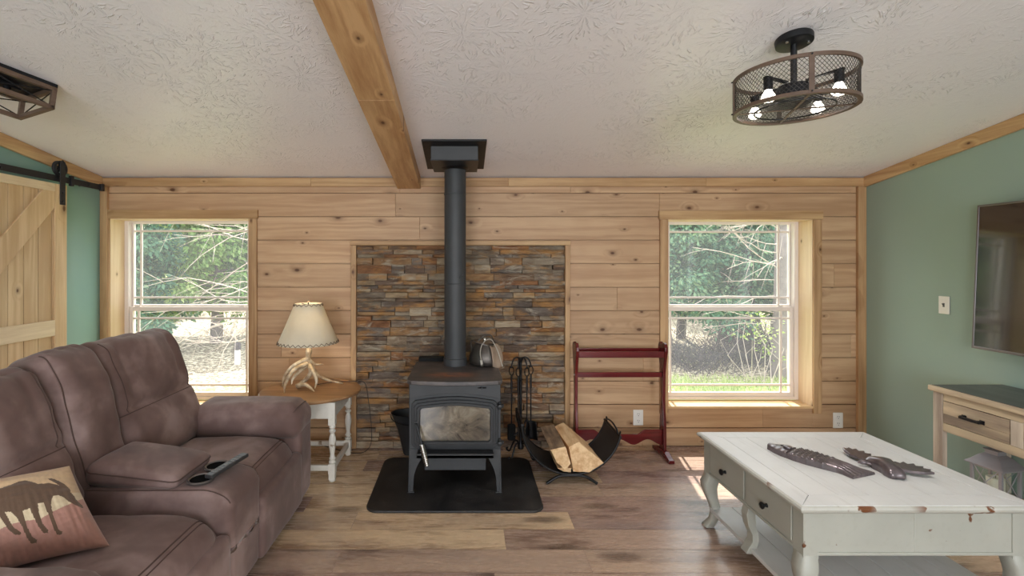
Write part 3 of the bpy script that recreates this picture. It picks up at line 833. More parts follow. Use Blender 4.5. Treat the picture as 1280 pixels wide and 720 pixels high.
# console between the seats
def cpost(q, u, w, n):
    f = max(0.0, (u - 0.62) / 0.38); q.z -= 0.05 * f * f * (1 if n > 0 else 0); return q
mb = MB(); mb.cushion((-1.305, 2.13, 0.275), (1, 0, 0), (0, 1, 0), (0, 0, 1), 0.345, 0.147, 0.235, 0.035, 0.0, 0.005, 61, 22, cpost)
con = mb.build('console', S, root, smooth=180)
for sg in (-0.93, 0.93): seam([mb.surf(-1 + 2 * k / 30, sg, 1) for k in range(31)], con, 0.0026)

def ppost(q, u, w, n):
    q.z *= 0.80 - 0.20 * u; return q
mb = MB(); mb.cushion((-1.385, 2.13, 0.548), Vector((1, 0, -0.10)), (0, 1, 0), Vector((0.10, 0, 1)), 0.195, 0.146, 0.048, 0.036, 0.40, 0.004, 71, 20, ppost)
pad = mb.build('console_lid', S, con, smooth=180)
lp = [(1, t) for t in [-1 + k / 8 for k in range(16)]] + [(-t, 1) for t in [-1 + k / 8 for k in range(16)]] + [(-1, -t) for t in [-1 + k / 8 for k in range(16)]] + [(t, -1) for t in [-1 + k / 8 for k in range(16)]]
mbs = MB(); mbs.tube([mb.surf(a_, b_, 0.25) for a_, b_ in lp], 0.0034, 6, closed=True); mbs.build('seam', M['seam'], pad, smooth=60)
for yc in (2.06, 2.195):
    s = MB(); prof = [(0.042, -0.003), (0.052, -0.003), (0.056, 0.004), (0.050, 0.008), (0.044, 0.004), (0.0435, 0.0)]
    s.lathe(prof, (-1.128, yc, 0.518), 28, closed=True); h = s.build('cup_holder', M['cup_rim'], con, smooth=60)
    s = MB(); s.lathe([(0.0455, 0.004), (0.044, 0.0015), (0.0, 0.001)], (-1.128, yc, 0.518), 28)  # near-flat disc, its depth only painted as dark
    s.build('cup_shade_disc', M['cup'], h, smooth=60)
# arms with pillow tops
def arm(y0, y1, seed):
    yc, hw = (y0 + y1) / 2, (y1 - y0) / 2
    mb = MB(); mb.cushion((-1.35, yc, 0.285), (1, 0, 0), (0, 0, 1), (0, 1, 0), 0.385, 0.26, hw - 0.008, 0.035, 0.03, 0.005, seed, 18)
    a = mb.build('arm_panel', S, root, smooth=180)
    def post(q, u, w, n):
        q.z -= 0.025 * max(0, u - 0.55) + 0.012 * math.exp(-((u - 0.88) / 0.03) ** 2); return q
    mb = MB(); mb.cushion((-1.285, yc - (0.022 if yc > 2 else -0.022), 0.512), Vector((1, 0, 0.015)), (0, 1, 0), (0, 0, 1), 0.335, hw + 0.022, 0.096, 0.080, 0.16, 0.008, seed + 1, 24, post)
    ap = mb.build('arm_pad', S, a, smooth=180); seam([mb.surf(0.86, -1 + k / 10, 1) for k in range(21)], ap, 0.0026)
arm(2.82, 3.055, 81); arm(1.06, 1.325, 91)

# throw pillow with an animal silhouette woven into its face
BL, BR, TR, TL = V(-1.50, 1.49, 0.475), V(-1.225, 1.66, 0.470), V(-1.455, 1.77, 0.700), V(-1.64, 1.60, 0.715)
nrm = (BR - BL).cross(TL - BL).normalized()
if nrm.y > 0: nrm = -nrm
N = 150
moose = [(0.138, 0.809), (0.257, 0.823), (0.377, 0.841), (0.461, 0.868), (0.52, 0.868), (0.579, 0.831), (0.635, 0.785), (0.73, 0.781), (0.812, 0.74), (0.836, 0.709), (0.801, 0.763), (0.761, 0.807), (0.739, 0.836), (0.772, 0.843), (0.831, 0.797), (0.886, 0.733), (0.908, 0.677), (0.902, 0.636), (0.92, 0.586), (0.924, 0.529), (0.954, 0.474), (0.956, 0.443), (0.934, 0.44), (0.887, 0.485), (0.846, 0.523), (0.811, 0.588), (0.774, 0.615), (0.727, 0.612), (0.7, 0.571), (0.68, 0.51), (0.67, 0.417), (0.668, 0.322), (0.67, 0.237), (0.693, 0.212), (0.68, 0.184), (0.639, 0.193), (0.634, 0.285), (0.632, 0.405), (0.627, 0.497), (0.623, 0.555), (0.575, 0.55), (0.56, 0.451), (0.561, 0.333), (0.587, 0.254), (0.578, 0.229), (0.544, 0.236), (0.522, 0.311), (0.508, 0.42), (0.497, 0.521), (0.434, 0.507), (0.431, 0.42), (0.437, 0.304), (0.451, 0.219), (0.478, 0.186), (0.465, 0.156), (0.424, 0.161), (0.407, 0.233), (0.398, 0.35), (0.372, 0.456), (0.338, 0.525), (0.286, 0.539), (0.305, 0.457), (0.328, 0.361), (0.375, 0.296), (0.367, 0.271), (0.322, 0.284), (0.284, 0.352), (0.252, 0.455), (0.227, 0.528), (0.104, 0.513)]
def inside(px, py):
    c = False; j = len(moose) - 1
    for i in range(len(moose)):
        xi, yi = moose[i]; xj, yj = moose[j]
        if (yi > py) != (yj > py) and px < (xj - xi) * (py - yi) / (yj - yi) + xi: c = not c
        j = i
    return c
def pil(side):
    def fn(u, v):
        p = BL * (1 - u) * (1 - v) + BR * u * (1 - v) + TR * u * v + TL * (1 - u) * v
        a = (4 * u * (1 - u)) ** 0.42 * (4 * v * (1 - v)) ** 0.42
        k = 0.090 * a
        # edges drawn in between the pinched corners
        mid = (BL + BR + TR + TL) / 4
        pin = 0.05 * (4 * u * (1 - u) * (1 - 4 * v * (1 - v)) + 4 * v * (1 - v) * (1 - 4 * u * (1 - u)))
        p = p + (mid - p) * pin * 0.9
        wr = 0.009 * (mn.noise(Vector((u * 26, v * 3.5, side))) * (1 - v) + mn.noise(Vector((u * 5, v * 24, side + 3))) * v * 0.6) * (1.25 - a) * 2
        return p + nrm * side * (k + wr * a)
    return fn
mb = MB()
f1, f2 = pil(1), pil(-1)
tan, cream, pink, brown = lin((200, 168, 130)), lin((206, 186, 154)), lin((170, 124, 110)), lin((92, 68, 50))
cols = []
for j in range(N):
    for i in range(N):
        u, v = (i + 0.5) / N, (j + 0.5) / N
        if inside(u, v): c = brown
        else:
            line1 = 0.30 + 0.10 * math.sin(u * 4.0) + max(0, u - 0.55) * 0.75
            line2 = 0.66 + 0.05 * math.sin(u * 5 + 1)
            c = pink if v < line1 else (cream if v < line2 else tan)
            if v < line1 - 0.16: c = tuple(x * 0.9 for x in pink)
        k = 1 + 0.10 * mn.noise(Vector((u * 30, v * 30, 4)))
        cols.append(tuple(x * k for x in c[:3]))
n0 = len(mb.v)
mb.sheet(f1, N, N); mb.c = cols
mb.col = tuple(pink[:3]); mb.sheet(f2, 30, 30)
m = NT('printed_pillow_velvet'); m.bump(m.noise(m.coord(), 300, 2), 0.2, 0.003); M['pillow'] = m.fin(m.attr(), 0.8, Sheen_Weight=0.3)
t = tag(mb.build('throw_pillow', M['pillow'], smooth=180), 'tan and pink throw pillow with a brown moose silhouette on the sofa seat', 'pillow')

# remote lying across the cup holders
root = thing('remote_control', 'dark grey remote control lying across the cup holders of the sofa console', 'remote', (-1.06, 2.15, 0.530))
p, q = V(-1.088, 2.040, 0.537), V(-1.030, 2.262, 0.545)
s = MB(); s.bar(p, q, 0.040, 0.017); s.build('body', M['remote'], root, bevel=0.005, seg=3)
d = (q - p).normalized(); sd = d.cross(V(0, 0, 1)).normalized(); up = sd.cross(d)
for i in range(9):
    for j in (-1, 0, 1):
        if i in (3, 4) and j == 0: continue
        c = p + d * (0.03 + i * 0.021) + sd * j * 0.0105 + up * 0.008
        s = MB(); s.cyl(c, c + up * 0.0022, 0.0036, 8); s.build('button', M['button'], root)
s = MB(); c = p + d * 0.1035 + up * 0.008; s.lathe([(0.0, 0.0025), (0.010, 0.0025), (0.011, 0.0)], c, 16); s.build('navigation_ring', M['button'], root)

# ------------------------------------------------------------------ round end table with chippy white turned legs
cx, cy, tz = -1.082, 3.40, 0.552
root = thing('end_table', 'end table with oval worn oak top and chippy white turned legs', 'table', (cx, cy, 0))
s = MB(); prof = [(0.0, -0.026), (0.93, -0.026), (0.985, -0.020), (1.0, -0.011), (0.985, -0.002), (0.955, 0.0), (0.0, 0.0)]
s.m = Matrix.Translation((cx, cy, tz)) @ Matrix.Diagonal((0.350, 0.325, 1, 1)); s.lathe(prof, (0, 0, 0), 64); s.m = None
s.build('table_top', M['oak_top'], root, smooth=40)
def turned(x, y, zt):
    b = 0.022
    s = MB(); s.box(x - b, x + b, y - b, y + b, zt - 0.15, zt); s.box(x - b, x + b, y - b, y + b, 0.055, 0.12); s.box(x - b * .9, x + b * .9, y - b * .9, y + b * .9, 0.018, 0.055)
    z0, z1 = 0.12, zt - 0.15; h = z1 - z0
    prof = [(0.016, 0), (0.023, 0.03), (0.024, 0.05), (0.014, 0.09), (0.021, 0.12), (0.023, 0.14), (0.016, 0.17), (0.0135, 0.24), (0.018, 0.36), (0.0235, 0.50), (0.0245, 0.58), (0.021, 0.68), (0.013, 0.78), (0.021, 0.82), (0.022, 0.85), (0.013, 0.89), (0.022, 0.94), (0.018, 1.0)]
    s.lathe([(r_, z0 + t_ * h) for r_, t_ in prof], (x, y, 0), 20)
    s.lathe([(0.012, 0.0), (0.020, 0.004), (0.022, 0.014), (0.017, 0.022)], (x, y, 0), 16)
    return s.build('leg', M['leg_paint'], root, smooth=40)
lx, ly = (-0.872, -1.292), (3.180, 3.612)
for x in lx:
    for y in ly: turned(x, y, tz - 0.026)
s = MB()
for y in ly: s.box(lx[1] + 0.02, lx[0] - 0.02, y - 0.010, y + 0.010, tz - 0.136, tz - 0.026)
for x in lx: s.box(x - 0.010, x + 0.010, ly[0] + 0.02, ly[1] - 0.02, tz - 0.136, tz - 0.026)
s.build('apron', M['leg_paint'], root, bevel=0.003)
for x in lx:
    s = MB(); s.box(x - 0.012, x + 0.012, ly[0] + 0.02, ly[1] - 0.02, 0.068, 0.104); s.build('stretcher', M['leg_paint'], root, bevel=0.004)
for y in ly:
    s = MB(); s.box(lx[1] + 0.02, lx[0] - 0.02, y - 0.011, y + 0.011, 0.072, 0.108); s.build('stretcher', M['leg_paint'], root, bevel=0.004)

# antler lamp
cx, cy, z0 = -1.118, 3.435, tz
root = thing('table_lamp', 'antler table lamp with parchment shade lit on the end table', 'lamp', (cx, cy, z0 + 0.0005))
P = lambda px, py, yy: V((px - 580) / 600 * yy, yy, max(z0 + 0.004, CAM_Z - (py - 328) / 600 * yy))
def ant(name, pts, rr):
    pth = spline(pts, 7); s = MB(); s.tube(pth, lerps(rr, len(pth)), 10); return s.build(name, M['antler'], root, smooth=60)
hub = V(cx + 0.012, cy, z0 + 0.262)
main = ant('antler', [hub + V(0, 0, 0.045), hub + V(-0.004, 0, 0.0), hub + V(-0.012, 0.01, -0.06), hub + V(0.010, 0.0, -0.150), hub + V(-0.040, -0.01, -0.215), hub + V(-0.085, -0.025, -0.246)], [0.013, 0.024, 0.016, 0.017, 0.015, 0.018])
tine = lambda pts, rr: ant('tine', pts, rr)
tine([hub + V(-0.01, 0, -0.05), V(cx - 0.10, cy - 0.03, z0 + 0.158), V(cx - 0.150, cy - 0.05, z0 + 0.085), V(cx - 0.158, cy - 0.06, z0 + 0.020)], [0.017, 0.013, 0.010, 0.003])
tine([hub + V(-0.01, -0.02, -0.085), V(cx - 0.065, cy - 0.10, z0 + 0.150), V(cx - 0.100, cy - 0.15, z0 + 0.075), V(cx - 0.108, cy - 0.165, z0 + 0.006)], [0.017, 0.014, 0.011, 0.003])
tine([hub + V(-0.005, -0.01, -0.10), V(cx - 0.045, cy - 0.06, z0 + 0.125), V(cx - 0.075, cy - 0.09, z0 + 0.085), V(cx - 0.080, cy - 0.10, z0 + 0.050)], [0.014, 0.012, 0.009, 0.003])
tine([hub + V(0.0, -0.01, -0.10), V(cx + 0.055, cy - 0.06, z0 + 0.135), V(cx + 0.090, cy - 0.09, z0 + 0.075), V(cx + 0.082, cy - 0.10, z0 + 0.022)], [0.018, 0.014, 0.011, 0.003])
tine([hub + V(0.0, 0.02, -0.08), V(cx + 0.05, cy + 0.05, z0 + 0.085), V(cx + 0.125, cy + 0.075, z0 + 0.038), V(cx + 0.235, cy + 0.07, z0 + 0.014)], [0.016, 0.013, 0.010, 0.004])
tine([hub + V(0.0, 0.0, -0.06), V(cx + 0.05, cy + 0.02, z0 + 0.165), V(cx + 0.105, cy + 0.02, z0 + 0.166)], [0.011, 0.007, 0.003])
tine([V(cx - 0.065, cy - 0.03, z0 + 0.022), V(cx + 0.0, cy - 0.055, z0 + 0.036), V(cx + 0.05, cy - 0.09, z0 + 0.022), V(cx + 0.082, cy - 0.115, z0 + 0.006)], [0.018, 0.014, 0.010, 0.003])
s = MB(); s.lathe([(0.012, 0.285), (0.009, 0.295), (0.011, 0.302), (0.017, 0.305), (0.017, 0.36), (0.012, 0.365)], (cx + 0.012, cy, z0), 16)
s.build('socket_stem', M['antler'], root, smooth=40)
sx = cx + 0.004; zb, zt = z0 + 0.322, z0 + 0.605
s = MB()
prof = [(0.210, 0.0), (0.150, 0.142), (0.093, 0.283), (0.0915, 0.283), (0.1485, 0.142), (0.2085, 0.0)]
s.lathe([(r_, zb + t_) for r_, t_ in prof], (sx, cy, 0), 56, closed=True); sh = s.build('lamp_shade', M['shade'], root, smooth=50)
for (rad, z, n, amp) in ((0.2115, zb + 0.010, 34, 0.0085), (0.0945, zt - 0.009, 18, 0.007)):
    s = MB(); pts = []
    for k in range(2 * n):
        a = PI * k / n; hh = amp if k % 2 else -amp
        rr = rad - (hh + (0.010 if rad > .15 else -0.009)) * 0.41 * (1 if True else 0) + 0.002
        pts.append((sx + rr * math.cos(a), cy + rr * math.sin(a), z + hh))
    s.tube(pts, 0.0022, 5, closed=True); s.build('lacing', M['lace'], sh)
s = MB()
for k in range(3):
    a = 2 * PI * k / 3 + 0.3; s.tube([(sx, cy, zt - 0.012), (sx + 0.092 * math.cos(a), cy + 0.092 * math.sin(a), zt - 0.006)], 0.002, 6)
s.tube([(sx, cy, zt - 0.012), (sx, cy, zt + 0.010)], 0.004, 8)
s.build('shade_frame', M['iron'], root)
s = MB(); s.lathe([(0.005, 0), (0.010, 0.006), (0.008, 0.014), (0.004, 0.018)], (sx, cy, zt + 0.008), 12); s.build('finial', M['antler'], root, smooth=40)
s = MB(); s.lathe([(0.0, 0.0), (0.013, 0.0), (0.014, 0.03), (0.029, 0.065), (0.030, 0.085), (0.02, 0.11), (0.0, 0.118)], (cx + 0.012, cy, z0 + 0.362), 16); s.build('bulb', M['bulb_warm'], root, smooth=60)
s = MB(); s.tube(spline([(cx + 0.03, cy + 0.06, z0 + 0.006), (cx + 0.14, cy + 0.14, z0 + 0.005), (cx + 0.31, cy + 0.17, z0 + 0.005), (cx + 0.375, cy + 0.165, z0 - 0.01), (cx + 0.40, cy + 0.16, z0 - 0.12), (cx + 0.425, cy + 0.15, z0 - 0.32), (cx + 0.42, cy + 0.16, z0 - 0.46), (cx + 0.36, cy + 0.19, z0 - 0.535), (cx + 0.25, cy + 0.21, z0 - 0.5475), (cx + 0.1, cy + 0.30, z0 - 0.5475), (cx + 0.02, cy + 0.345, z0 - 0.5475)], 8), 0.003, 6)
s.build('power_cord', M['dark_cord'], root, smooth=60)
# ------------------------------------------------------------------ hearth mat and wood stove
s = MB()
def rrect(x0, x1, y0, y1, r, n=8):
    out = []
    for (cx, cy, a0) in ((x1 - r, y1 - r, 0), (x0 + r, y1 - r, 90), (x0 + r, y0 + r, 180), (x1 - r, y0 + r, 270)):
        for k in range(n + 1):
            a = R(a0 + 90 * k / n); out.append((cx + r * math.cos(a), cy + r * math.sin(a)))
    return out
s.prism(rrect(-0.577, 0.470, 2.772, 3.537, 0.075), (0, 0, 0.0003), (1, 0, 0), (0, 1, 0), (0, 0, 0.014))
tag(s.build('hearth_mat', M['pad'], bevel=0.004, seg=3), 'black rounded hearth mat lying under the wood stove', 'mat')

HZ = 0.0145
root = thing('wood_stove', 'charcoal cast iron wood stove with arched glass door on the hearth mat', 'stove', (-0.057, 3.22, HZ))
x0, x1, y0, y1 = -0.343, 0.229, 2.995, 3.50
s = MB(); s.box(x0, x1, y0, y1, 0.285, 0.700); body = s.build('firebox', M['stove'], root, bevel=0.005)
# arched apron above the door
s = MB(); n = 16; top = [(x0 + 0.004 + (x1 - x0 - 0.008) * k / n, 0.699) for k in range(n + 1)]
bot = [(x0 + 0.004 + (x1 - x0 - 0.008) * k / n, 0.606 + 0.030 * math.sin(PI * k / n)) for k in range(n, -1, -1)]
s.prism(top + bot, (0, y0 - 0.016, 0), (1, 0, 0), (0, 0, 1), (0, 0.018, 0)); s.build('arched_apron', M['stove'], root, bevel=0.002)
s = MB(); s.box(0.086, 0.139, y0 - 0.018, y0 - 0.0155, 0.668, 0.676); s.build('draft_slot', M['void'], root)
s = MB(); s.cyl((0.11, y0 - 0.016, 0.672), (0.11, y0 - 0.034, 0.672), 0.006, 10); s.build('draft_knob', M['stove_dark'], root)
# top plate with bowed front and chamfered corners
s = MB(); f = 2.935
poly = [(x0 - 0.005, 3.515), (x0 - 0.012, f + 0.07), (x0 - 0.006, f + 0.025)] + [(x0 + 0.02 + (x1 - x0 - 0.04) * k / 12, f - 0.030 * math.sin(PI * k / 12)) for k in range(13)] + [(x1 + 0.006, f + 0.025), (x1 + 0.012, f + 0.07), (x1 + 0.005, 3.515)]
s.prism(poly, (0, 0, 0.700), (1, 0, 0), (0, 1, 0), (0, 0, 0.026)); s.build('top_plate', M['stove_top'], root, bevel=0.005, seg=3)
s = MB(); s.box(-0.333, -0.150, 3.517, 3.60, 0.56, 0.750); s.build('rear_heat_shield', M['void'], root, bevel=0.003)
# the door: stepped arched mouldings
def arch(a0, a1, b0, b1, rise, n=18, ch=0.022):
    pts = [(a0, b0 + ch), (a0 + ch, b0), (a1 - ch, b0), (a1, b0 + ch), (a1, b1 - ch), (a1 - ch, b1)]
    for k in range(1, n):
        t = k / n; pts.append((a1 - ch + (a0 - a1 + 2 * ch) * t, b1 + rise * math.sin(PI * t)))
    return pts + [(a0 + ch, b1), (a0, b1 - ch)]
Y = y0
O = [arch(-0.325, 0.212, 0.297, 0.592, 0.024), arch(-0.308, 0.196, 0.313, 0.578, 0.022, ch=0.020), arch(-0.292, 0.180, 0.328, 0.564, 0.020, ch=0.016), arch(-0.272, 0.162, 0.345, 0.549, 0.018, ch=0.012)]
s = MB()
s.ringprism(O[0], O[3], (0, Y, 0), (1, 0, 0), (0, 0, 1), (0, -0.020, 0))
s.ringprism(O[1], O[3], (0, Y - 0.019, 0), (1, 0, 0), (0, 0, 1), (0, -0.014, 0))
s.ringprism(O[2], O[3], (0, Y - 0.032, 0), (1, 0, 0), (0, 0, 1), (0, -0.011, 0))
door = s.build('stove_door', M['stove_dark'], root, bevel=0.003)
s = MB(); g = arch(-0.278, 0.168, 0.339, 0.555, 0.018, ch=0.012); s.prism(g, (0, Y - 0.014, 0), (1, 0, 0), (0, 0, 1), (0, -0.006, 0)); s.build('door_glass', M['stove_glass'], door)
for zc in (0.335, 0.562):
    s = MB(); s.cyl((0.221, Y - 0.022, zc - 0.022), (0.221, Y - 0.022, zc + 0.022), 0.011, 14); s.tube([(0.196, Y - 0.012, zc), (0.245, Y - 0.022, zc)], 0.012, 12); s.lathe([(0.0, 0.0), (0.016, 0.0), (0.014, 0.016), (0.0, 0.020)], (0.221, Y - 0.034, zc), 14, Matrix.Rotation(R(90), 3, 'X'))
    s.build('hinge', M['stove_dark'], door, smooth=40)
hp = V(-0.293, Y - 0.047, 0.460)
s = MB(); s.lathe([(0.0, -0.006), (0.013, -0.006), (0.013, 0.03), (0.0, 0.032)], hp + V(0, 0.03, 0), 14, Matrix.Rotation(R(90), 3, 'X'))
mid = V(-0.256, Y - 0.085, 0.345); end = V(-0.222, Y - 0.110, 0.228)
s.tube([hp, hp + V(0.004, -0.018, -0.006), mid], 0.0065, 10); h = s.build('door_handle', M['stove_dark'], door, smooth=40)
s = MB(); pts = []; rad = []
d = end - mid; u = d.orthogonal().normalized(); w = d.normalized().cross(u)
for k in range(11 * 10 + 1):
    t = k / 110; a = 2 * PI * k / 10; rr = 0.0105 + 0.0045 * math.sin(PI * min(1, t * 1.05))
    pts.append(mid + d * t + u * rr * math.cos(a) + w * rr * math.sin(a))
s.tube(pts, 0.0042, 6); s.cyl(mid, end, 0.0085, 10); s.build('coil_grip', M['chrome'], h, smooth=60)
# ash lip and ash drawer
s = MB(); s.box(-0.288, 0.180, 2.905, Y + 0.002, 0.262, 0.284); s.box(-0.288, 0.180, 2.905, 2.914, 0.262, 0.290); s.build('ash_lip', M['stove_dark'], root, bevel=0.004)
s = MB(); s.box(-0.252, 0.140, 3.05, 3.42, 0.128, 0.2855); s.build('ash_drawer', M['stove'], root, bevel=0.005)
s = MB(); s.box(x0 + 0.004, x1 - 0.004, y0 + 0.004, 3.49, 0.255, 0.288); s.build('base_skirt', M['stove'], root, bevel=0.003)
# four splayed legs, each an angle of two curved plates
def leg(sx, sy):
    X = x0 if sx < 0 else x1; YY = y0 if sy < 0 else y1
    s = MB(); k = -sx; ztop = 0.285; zb = HZ
    prof = [(0.0, ztop), (0.092, ztop)] + [(0.092 - 0.064 * math.sin(PI / 2 * t / 8) ** 0.7, ztop - 0.05 - 0.16 * (t / 8)) for t in range(1, 9)] + [(0.024, zb), (-0.006, zb)]
    s.prism([(p[0] * k, p[1]) for p in prof], (X, YY + (0 if sy < 0 else -0.008), 0), (1, 0, 0), (0, 0, 1), (0, 0.008, 0))
    s.prism([(p[0] * (-sy), p[1]) for p in prof], (X + (0.0005 if sx < 0 else -0.0085), YY, 0), (0, 1, 0), (0, 0, 1), (0.008, 0, 0))
    fx, fy = X - sx * 0.012, YY - sy * 0.012
    s.box(fx - 0.020, fx + 0.020, fy - 0.020, fy + 0.020, zb, zb + 0.006)
    s.build('leg', M['stove'], root, bevel=0.002)
for sx in (-1, 1):
    for sy in (-1, 1): leg(sx, sy)

# ------------------------------------------------------------------ flue pipe through the ceiling box
px, py = -0.0625, 3.40
root = thing('stove_pipe', 'tall dark grey stove pipe rising from the wood stove to the ceiling', 'stove pipe', (px, py, 0.7262))
zt = 2.118
s = MB(); r = 0.0765
prof = [(r + 0.006, 0.7265), (r + 0.006, 0.775), (r, 0.778)]
for z in (1.30, 1.93): prof += [(r, z - 0.004), (r + 0.0022, z - 0.002), (r + 0.0022, z + 0.002), (r, z + 0.004)]
prof += [(r, zt + 0.03)]
s.lathe(prof, (px, py, 0), 48); s.build('pipe', M['stove'], root, smooth=40)
s = MB(); s.cyl((px + 0.055, py - 0.0545, 1.36), (px + 0.057, py - 0.070, 1.36), 0.004, 8); s.tube([(px + 0.030, py - 0.076, 1.335), (px + 0.037, py - 0.074, 1.36)], 0.003, 6); s.build('damper_pin', M['stove_dark'], root)
s = MB(); s.lathe([(r + 0.001, zt - 0.018), (0.100, zt - 0.004), (0.106, zt + 0.002), (r + 0.001, zt + 0.004)], (px, py, 0), 40, closed=True); s.build('trim_collar', M['iron'], root, smooth=40)
s = MB(); b = 0.154
s.box(px - b, px + b, 3.13, 3.53, zt, 2.222); s.build('support_box', M['stove'], root, bevel=0.003)
s = MB(); s.box(px - b - 0.004, px + b + 0.004, 3.126, 3.534, zt - 0.004, zt + 0.003); s.build('support_box_flange', M['fan_black'], root, bevel=0.001)
s = MB(); a0, a1, q = 3.045, 3.56, 0.208
s.hexa([(px - q, a0, cz(a0) - 0.012), (px + q, a0, cz(a0) - 0.012), (px + q, a1, cz(a1) - 0.012), (px - q, a1, cz(a1) - 0.012), (px - q, a0, cz(a0)), (px + q, a0, cz(a0)), (px + q, a1, cz(a1)), (px - q, a1, cz(a1))])
s.build('ceiling_plate', M['iron'], root, bevel=0.002)

# kettle with a bail handle on the stove top
kx, ky, kz = 0.152, 3.395, 0.7265
root = thing('kettle', 'small tarnished metal kettle with tan flap and wire handle on the stove top', 'kettle', (kx, ky, kz))
s = MB(); prof = [(0.0, 0.0), (0.092, 0.0), (0.112, 0.012), (0.118, 0.035), (0.112, 0.075), (0.095, 0.115), (0.078, 0.140), (0.073, 0.150), (0.076, 0.158), (0.070, 0.158), (0.066, 0.148)]
s.m = Matrix.Translation((kx, ky, kz)) @ Matrix.Diagonal((1, 0.85, 1, 1)); s.lathe(prof, (0, 0, 0), 40); s.build('body', M['kettle'], root, smooth=50)
s = MB(); s.m = Matrix.Translation((kx - 0.01, ky, kz + 0.155)) @ Matrix.Rotation(R(12), 4, 'Y') @ Matrix.Diagonal((1, 0.85, 1, 1)); s.lathe([(0.084, -0.004), (0.086, 0.004), (0.05, 0.016), (0.012, 0.020), (0.010, 0.026), (0.014, 0.036), (0.0, 0.042)], (0, 0, 0), 32); s.build('lid', M['chrome'], root, smooth=40)
s = MB(); s.tube(spline([(kx - 0.098, ky, kz + 0.11), (kx - 0.10, ky - 0.01, kz + 0.17), (kx - 0.055, ky - 0.03, kz + 0.175), (kx - 0.005, ky - 0.03, kz + 0.212), (kx + 0.040, ky - 0.02, kz + 0.205), (kx + 0.065, ky - 0.01, kz + 0.14), (kx + 0.098, ky, kz + 0.09)], 8), 0.005, 8); s.build('bail_handle', M['kettle'], root, smooth=60)
def flap(u, v):
    a = R(-72 + 52 * u); t = v; rr = 0.126 - 0.045 * max(0, 1 - t) ** 2 + 0.006 * math.sin(u * 7 + v * 4)
    return V(kx + rr * math.cos(a) * 1.02 + 0.008 * v, ky + rr * math.sin(a) * 0.95, kz + 0.150 - 0.142 * t - 0.01 * math.sin(u * 5))
s = MB(); s.sheet(flap, 10, 12); k = s.build('leather_flap', M['leather'], root, smooth=180)
sol = k.modifiers.new('solid', 'SOLIDIFY'); sol.thickness = 0.005
s = MB(); s.tube(spline([(kx - 0.035, ky - 0.112, kz + 0.05), (kx - 0.040, ky - 0.104, kz + 0.11), (kx - 0.028, ky - 0.09, kz + 0.155), (kx + 0.0, ky - 0.075, kz + 0.185), (kx + 0.035, ky - 0.07, kz + 0.19), (kx + 0.06, ky - 0.088, kz + 0.155), (kx + 0.085, ky - 0.108, kz + 0.10), (kx + 0.112, ky - 0.100, kz + 0.010)], 8), 0.0035, 6)
s.build('cord', M['cord'], root, smooth=60)
s = MB(); s.bar((kx - 0.035, ky - 0.114, kz + 0.055), (kx - 0.030, ky - 0.116, kz + 0.026), 0.016, 0.014, (0, 1, 0)); s.cyl((kx - 0.035, ky - 0.116, kz + 0.027), (kx - 0.033, ky - 0.117, kz + 0.012), 0.0018, 6); s.cyl((kx - 0.027, ky - 0.116, kz + 0.027), (kx - 0.025, ky - 0.117, kz + 0.012), 0.0018, 6)
s.build('plug', M['cord'], root, bevel=0.002)

# coal bucket standing behind the stove
bx, by = -0.335, 3.655
root = thing('coal_bucket', 'black flared coal bucket half hidden behind the wood stove', 'bucket', (bx, by, 0.001))
s = MB(); prof = [(0.0, 0.001), (0.055, 0.001), (0.060, 0.01), (0.102, 0.18), (0.150, 0.292), (0.154, 0.296), (0.148, 0.294), (0.096, 0.17), (0.054, 0.014), (0.0, 0.012)]
s.m = Matrix.Translation((bx - 0.065, by - 0.022, 0.001)) @ Matrix.Diagonal((1.0, 0.7, 1.06, 1)); s.lathe(prof, (0, 0, 0), 36); s.build('pail', M['stove_dark'], root, smooth=40)
s = MB(); s.tube([(bx - 0.065 + 0.15 * math.cos(a), by - 0.022 + 0.08 * math.sin(a) - 0.02, 0.30 - 0.05 * abs(math.sin(a))) for a in [R(180 + 180 * k / 16) for k in range(17)]], 0.004, 6); s.build('bail_handle', M['iron'], root, smooth=60)

# ------------------------------------------------------------------ fireplace tool stand and its four tools
fx, fy = 0.425, 3.60
I = M['iron']
root = thing('fire_tool_stand', 'black wrought iron tool stand with scrolled feet beside the wood stove', 'stand', (fx, fy, 0.001))
s = MB(); s.tube([(fx, fy, 0.07), (fx, fy, 0.735)], 0.011, 10); s.lathe([(0.0, 0.052), (0.022, 0.055), (0.026, 0.075), (0.014, 0.10), (0.011, 0.12)], (fx, fy, 0), 16); s.lathe([(0.011, 0.56), (0.016, 0.57), (0.011, 0.58)], (fx, fy, 0), 14)
s.build('pole', I, root, smooth=40)
for k in range(4):
    a = R(45 + 90 * k); d = V(math.cos(a), math.sin(a), 0)
    c = V(fx, fy, 0)
    s = MB(); p = spline([c + V(0, 0, 0.085), c + d * 0.05 + V(0, 0, 0.105), c + d * 0.085 + V(0, 0, 0.055), c + d * 0.105 + V(0, 0, 0.012), c + d * 0.128 + V(0, 0, 0.007), c + d * 0.138 + V(0, 0, 0.020), c + d * 0.128 + V(0, 0, 0.026)], 6)
    s.tube(p, 0.0065, 8); s.build('foot', I, root, smooth=60)
offs = [(-0.062, -0.022), (-0.022, -0.058), (0.034, -0.050), (0.066, 0.0)]
